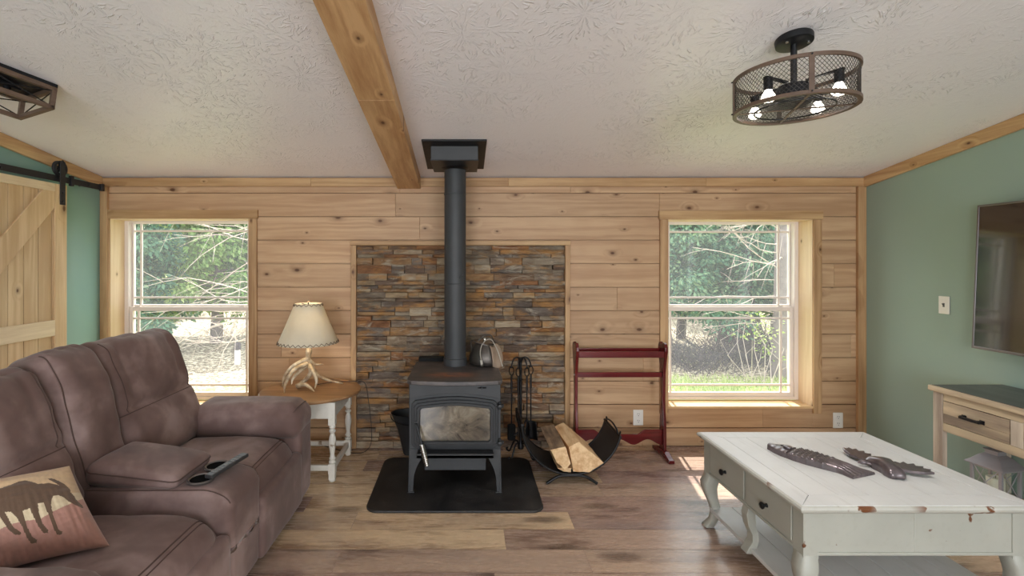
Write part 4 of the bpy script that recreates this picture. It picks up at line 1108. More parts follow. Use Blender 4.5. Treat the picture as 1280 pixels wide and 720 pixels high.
for (ox, oy) in offs:
    s = MB(); c = V(fx, fy, 0); d = V(ox, oy, 0)
    s.tube(spline([c + V(0, 0, 0.69), c + d * 0.35 + V(0, 0, 0.738), c + d * 0.85 + V(0, 0, 0.728), c + d * 1.12 + V(0, 0, 0.690), c + d * 1.15 + V(0, 0, 0.668), c + d * 1.30 + V(0, 0, 0.676)], 6), 0.0055, 8); s.build('hook', I, root, smooth=60)
def tool(name, k, label, cat, zend):
    ox, oy = offs[k]; tx, ty = fx + ox * 1.15, fy + oy * 1.15
    r = thing(name, label, cat, (tx, ty, zend), 'hanging fireplace tools')
    s = MB(); zt = 0.668
    loop = [(tx + 0.017 * math.sin(a), ty, zt - 0.026 + 0.0 + 0.032 * math.cos(a)) for a in [2 * PI * i / 16 for i in range(16)]]
    s.tube(loop, 0.0042, 6, closed=True); s.tube([(tx, ty, zt - 0.058), (tx, ty, zt - 0.16)], [0.007, 0.0085], 8); s.build('handle_loop', I, r, smooth=60)
    s = MB(); s.tube([(tx, ty, zt - 0.16), (tx, ty, zend + 0.10)], 0.0052, 8); s.build('rod', I, r, smooth=60)
    return r, tx, ty
r, tx, ty = tool('fire_brush', 0, 'black hearth brush with bristle head, nearest the stove on the tool stand', 'brush', 0.13)
s = MB(); s.cushion((tx, ty, 0.185), (1, 0, 0), (0, 1, 0), (0, 0, 1), 0.030, 0.018, 0.062, 0.016, 0.0, 0.004, 5, 12); s.build('bristle_head', M['void'], r, smooth=180)
r, tx, ty = tool('fire_poker', 1, 'black iron poker with a hooked tip in front of the tool stand pole', 'poker', 0.12)
s = MB(); s.tube([(tx, ty, 0.225), (tx, ty, 0.12)], [0.0055, 0.002], 8); s.tube(spline([(tx, ty, 0.20), (tx - 0.03, ty, 0.18), (tx - 0.038, ty, 0.205)], 6), [0.0055] * 12 + [0.002], 8); s.build('hooked_tip', I, r, smooth=60)
r, tx, ty = tool('fire_tongs', 2, 'black iron log tongs hanging to the right of the tool stand pole', 'tongs', 0.14)
for sg in (-1, 1):
    s = MB(); s.tube(spline([(tx, ty, 0.30), (tx + sg * 0.022, ty, 0.25), (tx + sg * 0.020, ty, 0.18), (tx + sg * 0.004, ty, 0.145)], 6), 0.005, 8); s.build('jaw', I, r, smooth=60)
r, tx, ty = tool('ash_shovel', 3, 'black iron ash shovel hanging nearest the log holder', 'shovel', 0.13)
def sh(u, v):
    x = (u - 0.5) * (0.075 + 0.025 * v); return V(tx + x, ty - 0.012 + 0.030 * (2 * u - 1) ** 2 * -1 + 0.012, 0.265 - 0.14 * v)
s = MB(); s.sheet(sh, 10, 8); k = s.build('shovel_blade', I, r, smooth=180); q = k.modifiers.new('solid', 'SOLIDIFY'); q.thickness = 0.003

# ------------------------------------------------------------------ sling log holder with split firewood
lx, lz, lr = 0.703, 0.392, 0.322; ya, yb = 3.13, 3.46
root = thing('log_holder', 'black iron sling log holder with curved cradle beside the tool stand', 'log holder', (lx, (ya + yb) / 2, 0.001))
def arcp(r_, deg, y): a = R(deg); return V(lx + r_ * math.cos(a), y, lz + r_ * math.sin(a))
A0, A1 = 181, 345
s = MB(); n = 40; vs = []; fs = []
for k in range(n + 1):
    a = A0 + (A1 - A0) * k / n
    for (r_, y) in ((lr, ya), (lr, yb), (lr + 0.004, yb), (lr + 0.004, ya)): vs.append(arcp(r_, a, y))
for k in range(n):
    for j in range(4): fs.append((k * 4 + j, k * 4 + (j + 1) % 4, (k + 1) * 4 + (j + 1) % 4, (k + 1) * 4 + j))
fs += [(3, 2, 1, 0), (n * 4, n * 4 + 1, n * 4 + 2, n * 4 + 3)]
s.add(vs, fs); s.build('cradle', M['stove_dark'], root, smooth=40)
for y in (ya, yb):
    s = MB(); s.tube([arcp(lr + 0.003, A0 + (A1 - A0) * k / 36, y) for k in range(37)], 0.0085, 8); s.build('rim_bar', I, root, smooth=60)
    s = MB(); zb = lz - lr - 0.008
    s.tube(spline([(lx - 0.165, y, 0.010), (lx - 0.15, y, 0.018), (lx - 0.085, y, 0.055), (lx, y, zb), (lx + 0.085, y, 0.055), (lx + 0.15, y, 0.018), (lx + 0.165, y, 0.010)], 6), 0.010, 8); s.build('foot', I, root, smooth=60)
for (a, sg) in ((A0 - 1, -1), (A1 + 1, 1)):
    s = MB(); c = arcp(lr + 0.002, a, ya - 0.012); d = arcp(lr + 0.002, a, yb + 0.012); t = V(-math.sin(R(a)), 0, math.cos(R(a))) * sg
    if sg < 0: t = V(0, 0, 1)
    s.tube([c, d], 0.009, 8)
    if sg > 0:
        s.tube(spline([c + V(0, 0.05, 0), c + V(0, 0.07, 0) + t * 0.028 + V(-0.01, 0, 0), c + V(0, 0.16, 0) + t * 0.046 + V(-0.016, 0, 0), d - V(0, 0.07, 0) + t * 0.028 + V(-0.01, 0, 0), d - V(0, 0.05, 0)], 6), 0.006, 8)
        for yy in (ya + 0.015, yb - 0.015): s.tube([V(c.x, yy, c.z) - t * 0.06, V(c.x, yy, c.z) + t * 0.03], [(0.005, 0.012)] * 2, 8)
    s.build('carry_bar', I, root, smooth=60)
def log(label, poly, y0, y1, shear, barkedges, seed):
    """split wedge: end outline in (x, z) at its near end, running back along y"""
    r = thing('firewood_log', label, 'firewood', (sum(p[0] for p in poly) / len(poly), (y0 + y1) / 2, min(p[1] for p in poly)), 'split firewood in the log holder')
    rn = random.Random(seed); pts = []
    for i in range(len(poly)):
        a, b = poly[i], poly[(i + 1) % len(poly)]; m_ = 5
        for k in range(m_):
            t = k / m_; pts.append(((a[0] + (b[0] - a[0]) * t, a[1] + (b[1] - a[1]) * t), i))
    N_ = 12; n = len(pts)
    def ring(j):
        out = []
        for (p, i) in pts:
            jx = 0.0035 * mn.noise(V(p[0] * 40 + seed, p[1] * 40, j * 0.5)); jz = 0.0035 * mn.noise(V(p[0] * 40, p[1] * 40 + seed, j * 0.5 + 9))
            t = j / N_
            out.append(V(p[0] + jx + shear[0] * t, y0 + (y1 - y0) * t + (0.006 * mn.noise(V(p[0] * 30, p[1] * 30, seed)) if j in (0, N_) else 0), p[1] + jz + shear[1] * t))
        return out
    rings = [ring(j) for j in range(N_ + 1)]
    for isbark in (False, True):
        s = MB(); vs = [p for rg in rings for p in rg]; fs = []
        for j in range(N_):
            for k in range(n):
                if (pts[k][1] in barkedges) == isbark: fs.append((j * n + k, j * n + (k + 1) % n, (j + 1) * n + (k + 1) % n, (j + 1) * n + k))
        if not isbark:
            fs.append(tuple(range(n - 1, -1, -1))); fs.append(tuple(N_ * n + k for k in range(n)))
        if fs: s.add(vs, fs); s.build('bark' if isbark else 'split_wood', M['bark' if isbark else 'split'], r, smooth=35)
log('split firewood log with a wide rough end, nearest the fire tools', [(0.598, 0.160), (0.655, 0.108), (0.690, 0.150), (0.655, 0.262), (0.560, 0.240)], 3.10, 3.44, (-0.012, 0.030), (3,), 3)
log('pale wedge of split firewood leaning toward the red rack', [(0.712, 0.092), (0.815, 0.088), (0.905, 0.150), (0.745, 0.285), (0.680, 0.255)], 3.115, 3.46, (-0.030, 0.012), (0,), 8)
log('small dark split log at the bottom of the log holder', [(0.612, 0.100), (0.655, 0.078), (0.703, 0.073), (0.706, 0.100), (0.665, 0.106)], 3.15, 3.45, (0.0, 0.003), (0, 1), 14)

# ------------------------------------------------------------------ red quilt rack
qx0, qx1, qy = 0.838, 1.492, 3.60
root = thing('quilt_rack', 'empty glossy red mahogany quilt rack standing before the pine wall', 'quilt rack', ((qx0 + qx1) / 2, qy, 0.001))
def endpanel(x, name):
    half = [(0.052, 0.845), (0.066, 0.822), (0.068, 0.795), (0.055, 0.745), (0.040, 0.690), (0.028, 0.62), (0.024, 0.52), (0.021, 0.42), (0.026, 0.34), (0.036, 0.27), (0.040, 0.22), (0.042, 0.05)]
    top = [(0.032, 0.852), (0.0, 0.842)]
    poly = [(-a, b) for a, b in reversed(half)] + [(-0.032, 0.852)] + [(0.0, 0.842)] + [(0.032, 0.852)] + half
    s = MB(); s.prism(poly, (x - 0.011, qy, 0), (0, 1, 0), (0, 0, 1), (0.022, 0, 0)); e = s.build(name, M['red_z'], root, bevel=0.004)
    f = [(-0.155, 0.0), (-0.155, 0.022), (-0.125, 0.030), (-0.060, 0.052), (0.060, 0.052), (0.125, 0.030), (0.155, 0.022), (0.155, 0.0), (0.105, 0.0), (0.085, 0.012), (-0.085, 0.012), (-0.105, 0.0)]
    s = MB(); s.prism(f, (x - 0.021, qy, 0.001), (0, 1, 0), (0, 0, 1), (0.042, 0, 0)); s.build('foot', M['red'], e, bevel=0.004)
    for (yy, zz) in ((qy, 0.608), (qy, 0.16)):
        s = MB(); s.cyl((x - 0.014, yy, zz), (x + 0.014, yy, zz), 0.007, 12); s.build('screw_cap', M['chrome'], e)
endpanel(qx0, 'end_panel'); endpanel(qx1, 'end_panel')
for (yy, zz, hh) in ((qy - 0.046, 0.768, 0.046), (qy + 0.046, 0.780, 0.040), (qy, 0.608, 0.038)):
    s = MB(); s.box(qx0 + 0.010, qx1 - 0.010, yy - 0.009, yy + 0.009, zz - hh / 2, zz + hh / 2); s.build('rail', M['red'], root, bevel=0.004)
s = MB(); n = 60; up = []; lo = []
for k in range(n + 1):
    t = k / n; x = qx0 + 0.010 + (qx1 - qx0 - 0.020) * t; m_ = abs(2 * t - 1)
    up.append((x, 0.162 + (0.035 if m_ > 0.62 else 0.0 if m_ < 0.42 else 0.035 * (0.5 - 0.5 * math.cos(PI * (m_ - 0.42) / 0.2)))))
    lo.append((x, 0.105 + 0.020 * math.cos(m_ * 9.5)))
s.prism(up + lo[::-1], (0, qy - 0.009, 0), (1, 0, 0), (0, 0, 1), (0, 0.018, 0)); s.build('scalloped_stretcher', M['red'], root, bevel=0.003)
# ------------------------------------------------------------------ white coffee table with drawers
tx0, tx1, ty0, ty1, tz = 1.302, 2.238, 1.853, 2.687, 0.505
P_, T_ = M['table_paint_shaded'], M['table_top_paint']
root = thing('coffee_table', 'square distressed white coffee table with cabriole legs and side drawers', 'table', ((tx0 + tx1) / 2, (ty0 + ty1) / 2, 0.001))
s = MB(); bw = 0.085; g = 0.0012
def board(a): s.add([(p[0], p[1], tz - 0.024) for p in a] + [(p[0], p[1], tz) for p in a], [(3, 2, 1, 0), (4, 5, 6, 7), (0, 1, 5, 4), (1, 2, 6, 5), (2, 3, 7, 6), (3, 0, 4, 7)])
X0, X1, Y0, Y1 = tx0 + 0.012, tx1 - 0.012, ty0 + 0.012, ty1 - 0.012
i0, i1, j0, j1 = X0 + bw, X1 - bw, Y0 + bw, Y1 - bw
board([(X0, Y0), (X1, Y0), (i1 - g, j0 - g), (i0 + g, j0 - g)]); board([(X1, Y1), (X0, Y1), (i0 + g, j1 + g), (i1 - g, j1 + g)])
board([(X0, Y1), (X0, Y0), (i0 - g, j0 + g), (i0 - g, j1 - g)]); board([(X1, Y0), (X1, Y1), (i1 + g, j1 - g), (i1 + g, j0 + g)])
n = 6
for k in range(n):
    a, b = i0 + (i1 - i0) * k / n, i0 + (i1 - i0) * (k + 1) / n
    s.box(a + 0.0007, b - 0.0007, j0 + 0.0005, j1 - 0.0005, tz - 0.024, tz - 0.0004)
s.box(X0 + 0.01, X1 - 0.01, Y0 + 0.01, Y1 - 0.01, tz - 0.026, tz - 0.006)
top = s.build('table_top', T_, root, bevel=0.001, seg=1)
s = MB()
prof = [(0.0, -0.002), (0.008, -0.004), (0.0125, -0.012), (0.010, -0.021), (0.002, -0.026), (-0.006, -0.034)]
loopc = [(X0, Y0, -1, -1), (X1, Y0, 1, -1), (X1, Y1, 1, 1), (X0, Y1, -1, 1)]
vs = [(x + sx * d, y + sy * d, tz + dz) for (d, dz) in prof for (x, y, sx, sy) in loopc]
fs = []
for i in range(len(prof) - 1):
    for k in range(4): fs.append((i * 4 + k, i * 4 + (k + 1) % 4, (i + 1) * 4 + (k + 1) % 4, (i + 1) * 4 + k))
s.add(vs, fs); s.build('moulded_edge', M['edge_paint'], root)
za, zb = 0.300, 0.480
ax0, ax1, ay0, ay1 = tx0 + 0.032, tx1 - 0.032, ty0 + 0.032, ty1 - 0.032
s = MB(); t = 0.02
s.box(ax0, ax0 + t, ay0 + 0.05, ay1 - 0.05, za, zb); s.box(ax1 - t, ax1, ay0 + 0.05, ay1 - 0.05, za, zb)
s.box(ax0 + 0.05, ax1 - 0.05, ay0, ay0 + t, za, zb); s.box(ax0 + 0.05, ax1 - 0.05, ay1 - t, ay1, za, zb)
for (a, b) in ((za, za + 0.012),): s.box(ax0 - 0.005, ax0 + t, ay0 + 0.05, ay1 - 0.05, a, b); s.box(ax0 + 0.05, ax1 - 0.05, ay0 - 0.005, ay0 + t, a, b)
s.box((tx0 + tx1) / 2 - 0.003, (tx0 + tx1) / 2 + 0.003, ay0 - 0.002, ay0 + t, za + 0.012, zb)
s.build('apron', P_, root, bevel=0.003)
ym = (ay0 + ay1) / 2
for (a, b) in ((ay0 + 0.062, ym - 0.010), (ym + 0.010, ay1 - 0.062)):
    for (xs, sg) in ((ax0, -1), (ax1, 1)):
        s = MB(); s.box(min(xs, xs + sg * 0.007), max(xs, xs + sg * 0.007), a, b, za + 0.022, zb - 0.008); d = s.build('drawer_front', P_, root, bevel=0.003)
        s = MB(); c = V(xs + sg * 0.007, (a + b) / 2, 0.385)
        s.lathe([(0.009, 0.0), (0.006, 0.008), (0.007, 0.014), (0.014, 0.018), (0.0155, 0.024), (0.011, 0.029), (0.0, 0.031)], c, 18, Matrix.Rotation(R(90 * sg), 3, 'Y')); s.build('knob', M['iron'], d, smooth=40)
def cab(x, y, sx, sy):
    """corner post and cabriole leg bowing out on the diagonal"""
    s = MB(); h = 0.030
    s.box(x - h, x + h, y - h, y + h, za - 0.012, zb)
    d = V(sx, sy, 0).normalized()
    ks = [(0.000, 0.300, 0.044), (0.006, 0.275, 0.050), (0.016, 0.245, 0.053), (0.018, 0.215, 0.048), (0.008, 0.175, 0.040), (-0.008, 0.130, 0.033), (-0.014, 0.090, 0.029), (-0.006, 0.052, 0.029), (0.012, 0.022, 0.035), (0.022, 0.006, 0.038), (0.022, 0.001, 0.036)]
    pth = [V(x, y, 0) + d * k[0] + V(0, 0, k[1]) for k in ks]; rad = [k[2] for k in ks]
    vs = []; fs = []
    for p, r_ in zip(pth, rad):
        c = 0.72
        for (a, b) in ((-c, -1), (c, -1), (1, -c), (1, c), (c, 1), (-c, 1), (-1, c), (-1, -c)): vs.append((p.x + a * r_ * 0.70, p.y + b * r_ * 0.70, p.z))
    for i in range(len(pth) - 1):
        for k in range(8): fs.append((i * 8 + k, i * 8 + (k + 1) % 8, (i + 1) * 8 + (k + 1) % 8, (i + 1) * 8 + k))
    fs += [tuple(range(8)), tuple((len(pth) - 1) * 8 + k for k in range(8))]
    s.add(vs, fs); return s.build('leg', P_, root, smooth=50)
for (x, sx) in ((ax0 + 0.026, -1), (ax1 - 0.026, 1)):
    for (y, sy) in ((ay0 + 0.026, -1), (ay1 - 0.026, 1)): cab(x, y, sx, sy)
for (x, sx) in ((ax0 + 0.020, -1), (ax1 - 0.020, 1)):
    s = MB(); ks = [(0.0, 0.305, 0.026), (0.010, 0.265, 0.028), (0.004, 0.215, 0.024), (-0.012, 0.17, 0.020), (-0.012, 0.14, 0.020), (0.0, 0.112, 0.026), (0.010, 0.090, 0.030), (0.010, 0.084, 0.028)]
    vs = []; fs = []
    for (o_, z, r_) in ks:
        for (a, b) in ((-1, -1), (1, -1), (1, 1), (-1, 1)): vs.append((x + sx * o_ + a * r_ * 0.75, ym + b * 0.024, z))
    for i in range(len(ks) - 1):
        for k in range(4): fs.append((i * 4 + k, i * 4 + (k + 1) % 4, (i + 1) * 4 + (k + 1) % 4, (i + 1) * 4 + k))
    fs += [(0, 1, 2, 3), tuple((len(ks) - 1) * 4 + k for k in range(4))]
    s.add(vs, fs); s.build('middle_leg', P_, root, bevel=0.004)
s = MB(); n = 7
for k in range(n):
    a, b = ax0 + 0.008 + (ax1 - ax0 - 0.016) * k / n, ax0 + 0.008 + (ax1 - ax0 - 0.016) * (k + 1) / n
    s.box(a + 0.001, b - 0.001, ay0 + 0.03, ay1 - 0.03, 0.090, 0.112)
s.build('lower_shelf', T_, root, bevel=0.002, seg=1)

# carvings lying on the table
Z = tz + 0.0005
root = thing('fish_carving', 'long dark carved fish with scales lying on the white coffee table', 'carving', (1.66, 2.28, Z))
nose, tail = V(1.545, 2.437, Z), V(1.765, 2.115, Z)
ax = (tail - nose); L_ = ax.length; ax.normalize(); sd = V(-ax.y, ax.x, 0)
if sd.y < 0: sd = -sd
prof = [(0.0, 0.014), (0.05, 0.026), (0.10, 0.040), (0.2, 0.056), (0.35, 0.068), (0.5, 0.070), (0.65, 0.062), (0.78, 0.054), (0.86, 0.056), (0.93, 0.064), (1.0, 0.070)]
def wid(t):
    for i in range(len(prof) - 1):
        if t <= prof[i + 1][0]:
            f = (t - prof[i][0]) / (prof[i + 1][0] - prof[i][0]); return prof[i][1] * (1 - f) + prof[i + 1][1] * f
    return prof[-1][1]
nu, nv = 200, 56
def fish(u, v):
    t = u; w = wid(t); q = (2 * v - 1)
    cut = 0.0
    h = 0.021 + 0.011 * math.sqrt(max(0, 1 - q * q)) * math.sin(PI * min(1, 0.12 + t * 0.95)) ** 0.5
    if 0.30 < t < 0.70:
        a = t * L_ / 0.021; b = q * w / 0.021
        row = math.floor(a); bb = b + (0.5 if row % 2 else 0); d = math.hypot((a - row) - 0.0, (bb - math.floor(bb) - 0.5))
        h += 0.0075 * (0.7 - min(0.7, d)) / 0.7
    if t >= 0.66: h += 0.0025 * math.sin(q * 16 + t * 10) - 0.012 * max(0, t - 0.8) / 0.2
    if abs(t - 0.28) < 0.018: h -= 0.006
    if (t - 0.16) ** 2 * L_ ** 2 + (q * w - 0.012) ** 2 < 0.010 ** 2: h += 0.005
    if t < 0.24: h += 0.0006 * math.sin(t * 90)
    if abs(q) > 0.97 or t < 0.004 or t > 0.996: h = 0.0
    tt = t + (0.05 * q * max(0, t - 0.80) / 0.20 if t > 0.80 else 0)
    return nose + ax * (tt * L_) + sd * (q * w) + V(0, 0, max(0, h))
s = MB(); s.sheet(fish, nu, nv)
s.build('body', M['carving'], root, smooth=50)
s = MB(); c = nose + ax * (0.52 * L_) + sd * 0.050
s.prism([(-0.05, -0.006), (0.055, -0.008), (0.075, 0.030), (0.05, 0.020), (0.03, 0.026), (0.005, 0.018), (-0.025, 0.016)], c, ax, sd, (0, 0, 0.014)); s.build('dorsal_fin', M['carving'], root, bevel=0.003)
s = MB(); c = nose + ax * (0.225 * L_) + V(0, 0, 0.034)
s.lathe([(0.020, 0.0), (0.018, 0.006), (0.0, 0.008)], c, 20); s.build('gill', M['carving'], root, smooth=40)
# moose head
hx, hy = 1.905, 2.165
root = thing('moose_head_carving', 'dark carved moose head with palmate antlers lying on the white coffee table', 'carving', (hx, hy, Z))
def hd(q, u, w, n):
    f = 0.72 + 0.30 * (w * 0.5 + 0.5) - (0.25 if -0.35 < w < 0.1 else 0) * 0.4
    q.x *= f; q.z *= 1.0 + 0.25 * math.cos(w * 2.6); return q
s = MB(); dn = V(-0.20, -0.98, 0); s.cushion((hx, hy, Z + 0.017), V(0.98, -0.20, 0), -dn, (0, 0, 1), 0.046, 0.085, 0.023, 0.020, 0.4, 0.003, 4, 18, hd, 30)
head = s.build('head', M['carving'], root, smooth=180)
for sg in (-1, 1):
    s = MB(); c = V(hx + sg * 0.03, hy + 0.045, Z + 0.016); d = V(sg * 0.9, 0.45, 0).normalized()
    s.tube(spline([c, c + d * 0.022 + V(0, 0, 0.004), c + d * 0.050], 5), [0.008] * 5 + [0.011] * 3 + [0.009, 0.006, 0.003], 8); s.build('ear', M['carving'], head, smooth=60)
def antler_palm(o, u, w, mirror):
    pts = [(0.0, -0.010), (0.025, -0.018), (0.055, -0.030), (0.095, -0.033), (0.135, -0.022), (0.168, -0.004), (0.150, 0.004), (0.160, 0.022), (0.135, 0.020), (0.138, 0.042), (0.112, 0.032), (0.108, 0.056), (0.085, 0.038), (0.072, 0.058), (0.058, 0.034), (0.040, 0.044), (0.030, 0.018), (0.0, 0.010)]
    s = MB(); s.prism([(a, b * mirror) for a, b in pts], o, u, w, (0, 0, 0.013))
    a = s.build('antler', M['carving'], root, bevel=0.003)
    return a
antler_palm(V(hx + 0.020, hy + 0.035, Z + 0.012), V(0.80, -0.58, 0.02).normalized(), V(0.58, 0.80, 0.10).normalized(), 1)
antler_palm(V(hx - 0.010, hy + 0.055, Z + 0.012), V(-0.06, 0.99, 0.02).normalized(), V(0.99, 0.06, 0.08).normalized(), 1)

# ------------------------------------------------------------------ rustic console under the television
cx0, cx1, cy1, cz_ = 2.725, 3.150, 2.817, 0.736
cy0 = 1.55
root = thing('console_table', 'weathered wood console table with dark top and black drawer pulls', 'console', ((cx0 + cx1) / 2, (cy0 + cy1) / 2, 0.001))
GY, GZ = M['grey_wood_y'], M['grey_wood_z']
s = MB(); s.col = rnd3(); s.box(cx0 + 0.010, cx1, cy0 + 0.010, cy1 - 0.010, cz_ - 0.012, cz_); s.build('table_top', M['dark_top'], root, bevel=0.001)
s = MB(); s.col = rnd3(); s.box(cx0 - 0.004, cx1, cy0 - 0.004, cy1 + 0.004, cz_ - 0.034, cz_ - 0.0015); s.build('top_edge', GY, root, bevel=0.008, seg=3)
fx = cx0 + 0.015; L = 0.055
for y in (cy0 + 0.012, cy1 - 0.012 - L):
    for x in (fx, cx1 - 0.012 - 0.030):
        s = MB(); s.col = rnd3(); s.box(x, x + 0.030, y, y + L, 0.001, cz_ - 0.034); s.build('leg', GZ, root, bevel=0.003)
s = MB(); s.col = rnd3(); s.box(fx + 0.004, fx + 0.022, cy0 + 0.067, cy1 - 0.067, 0.660, cz_ - 0.034); s.col = rnd3(); s.box(fx + 0.004, fx + 0.022, cy0 + 0.067, cy1 - 0.067, 0.485, 0.532); s.build('front_rail', GY, root, bevel=0.002)
s = MB(); s.col = rnd3(); s.box(fx + 0.05, cx1 - 0.03, cy1 - 0.040, cy1 - 0.020, 0.485, cz_ - 0.034); s.box(fx + 0.05, cx1 - 0.03, cy0 + 0.020, cy0 + 0.040, 0.485, cz_ - 0.034); s.box(cx1 - 0.025, cx1 - 0.013, cy0 + 0.067, cy1 - 0.067, 0.485, cz_ - 0.034); s.build('side_panel', GY, root, bevel=0.002)
ya, yb = cy0 + 0.067, cy1 - 0.067; nd = 3; st = 0.058; dw = (yb - ya - st * (nd - 1)) / nd
for k in range(nd):
    a = ya + k * (dw + st); b = a + dw
    s = MB(); s.col = rnd3(); m_ = (0.532 + 0.66) / 2 - 0.01; s.box(fx + 0.002, fx + 0.024, a + 0.003, b - 0.003, m_, 0.657); s.col = rnd3(); s.box(fx + 0.002, fx + 0.024, a + 0.003, b - 0.003, 0.535, m_ - 0.0005); s.box(fx + 0.024, cx1 - 0.06, a + 0.015, b - 0.015, 0.545, 0.645); d = s.build('drawer', GY, root, bevel=0.001)
    yc = (a + b) / 2 + 0.005; zc = 0.602
    s = MB()
    for yy in (yc - 0.046, yc + 0.046): s.box(fx - 0.020, fx + 0.003, yy - 0.007, yy + 0.007, zc - 0.008, zc + 0.008); s.box(fx - 0.001, fx + 0.003, yy - 0.013, yy + 0.013, zc - 0.011, zc + 0.011)
    s.box(fx - 0.026, fx - 0.014, yc - 0.052, yc + 0.052, zc - 0.008, zc + 0.006); s.build('pull_handle', M['iron'], d, bevel=0.002)
    if k < nd - 1:
        s = MB(); s.col = rnd3(); s.box(fx + 0.003, fx + 0.022, b + 0.001, b + st - 0.001, 0.5325, 0.6595); s.build('divider', GZ, root, bevel=0.002)
s = MB(); s.col = rnd3(); s.box(fx + 0.01, cx1 - 0.018, cy0 + 0.03, cy1 - 0.03, 0.100, 0.128); s.build('lower_shelf', GY, root, bevel=0.003)

# lantern on the console's lower shelf
lx, ly, lz = 2.945, 2.66, 0.1285
root = thing('candle_lantern', 'pale metal candle lantern with crossed wire panes under the console', 'lantern', (lx, ly, lz))
Rm = Matrix.Translation((lx, ly, lz)) @ Matrix.Rotation(R(10), 4, 'Z'); a = 0.064; h = 0.196
def L_mb():
    m_ = MB(); m_.m = Rm; return m_
s = L_mb(); s.box(-a - 0.010, a + 0.010, -a - 0.010, a + 0.010, 0.0, 0.016); s.box(-a, a, -a, a, 0.016, 0.024); s.build('base', M['lantern'], root, bevel=0.003)
for sx in (-1, 1):
    for sy in (-1, 1):
        s = L_mb(); s.box(sx * a - 0.007, sx * a + 0.007, sy * a - 0.007, sy * a + 0.007, 0.024, h); s.build('post', M['lantern'], root, bevel=0.001)
s = L_mb(); prof = [(0.088, h - 0.002), (0.088, h + 0.004), (0.070, h + 0.022), (0.048, h + 0.050), (0.034, h + 0.062), (0.030, h + 0.064), (0.030, h + 0.082), (0.037, h + 0.084), (0.037, h + 0.089), (0.0, h + 0.096)]
vs = []; fs = []
for (r_, z) in prof:
    for (p, q) in ((-1, -1), (1, -1), (1, 1), (-1, 1)): vs.append((p * max(r_, 0.001), q * max(r_, 0.001), z))
for i in range(len(prof) - 1):
    for k in range(4): fs.append((i * 4 + k, i * 4 + (k + 1) % 4, (i + 1) * 4 + (k + 1) % 4, (i + 1) * 4 + k))
fs += [(0, 1, 2, 3), tuple((len(prof) - 1) * 4 + k for k in range(4))]
s.add(vs, fs); s.build('roof', M['lantern'], root, bevel=0.002)
s = L_mb(); s.tube([(0.028 * math.cos(t), 0, h + 0.116 + 0.026 * math.sin(t)) for t in [2 * PI * k / 20 for k in range(20)]], 0.003, 6, closed=True); s.build('ring_handle', M['lantern'], root, smooth=60)
for k in range(4):
    M4 = Rm @ Matrix.Rotation(R(90 * k), 4, 'Z')
    s = MB(); s.m = M4; s.box(-a + 0.006, a - 0.006, -a - 0.001, -a + 0.001, 0.024, h); pn = s.build('glass_pane', M['lantern_glass'], root)
    s = MB(); s.m = M4
    s.tube([(-a + 0.006, -a - 0.004, 0.028), (a - 0.006, -a - 0.004, h - 0.004)], 0.0022, 6); s.tube([(-a + 0.006, -a - 0.005, h - 0.004), (a - 0.006, -a - 0.005, 0.028)], 0.0022, 6); s.box(-a, a, -a - 0.006, -a + 0.003, h - 0.012, h - 0.002); s.build('cross_wire', M['lantern'], pn)
root2 = thing('pillar_candle', 'ivory pillar candle standing inside the lantern', 'candle', (lx, ly, lz + 0.0245))
s = MB(); s.lathe([(0.0, 0.0), (0.036, 0.0), (0.0375, 0.004), (0.0375, 0.104), (0.034, 0.108), (0.020, 0.102), (0.0, 0.100)], (lx, ly, lz + 0.0245), 28); s.build('wax', M['candle'], root2, smooth=40)
s = MB(); s.tube([(lx, ly, lz + 0.12), (lx + 0.002, ly, lz + 0.14)], 0.0012, 6); s.build('wick', M['slot'], root2)

# ------------------------------------------------------------------ television on the right wall
root = thing('television', 'flat screen television with grey bezel mounted on the sage green wall', 'television', (3.10, 2.15, 0.935))
T4 = Matrix.Translation((3.058, 2.145, 1.365)) @ Matrix.Rotation(R(2.4), 4, 'Y')
W2, H2 = 0.728, 0.427
def tmb():
    m_ = MB(); m_.m = T4; return m_
s = tmb(); s.box(0.004, 0.034, -W2 + 0.01, W2 - 0.01, -H2 + 0.01, H2 - 0.01); s.build('back_case', M['tv_back'], root, bevel=0.004)
b = 0.011; s = tmb()
o_ = [(-W2, -H2), (W2, -H2), (W2, H2), (-W2, H2)]; i_ = [(-W2 + b, -H2 + b + 0.004), (W2 - b, -H2 + b + 0.004), (W2 - b, H2 - b), (-W2 + b, H2 - b)]
s.ringprism(o_, i_, (-0.004, 0, 0), (0, 1, 0), (0, 0, 1), (0.014, 0, 0)); s.build('bezel', M['tv_bezel'], root, bevel=0.002)
s = tmb(); s.box(-0.001, 0.004, -W2 + b - 0.002, W2 - b + 0.002, -H2 + b, H2 - b + 0.002); s.build('screen', M['tv_screen'], root)
s = MB(); s.box(3.085, XR, 2.00, 2.30, 1.25, 1.48); s.build('wall_mount', M['tv_back'], root, bevel=0.003)

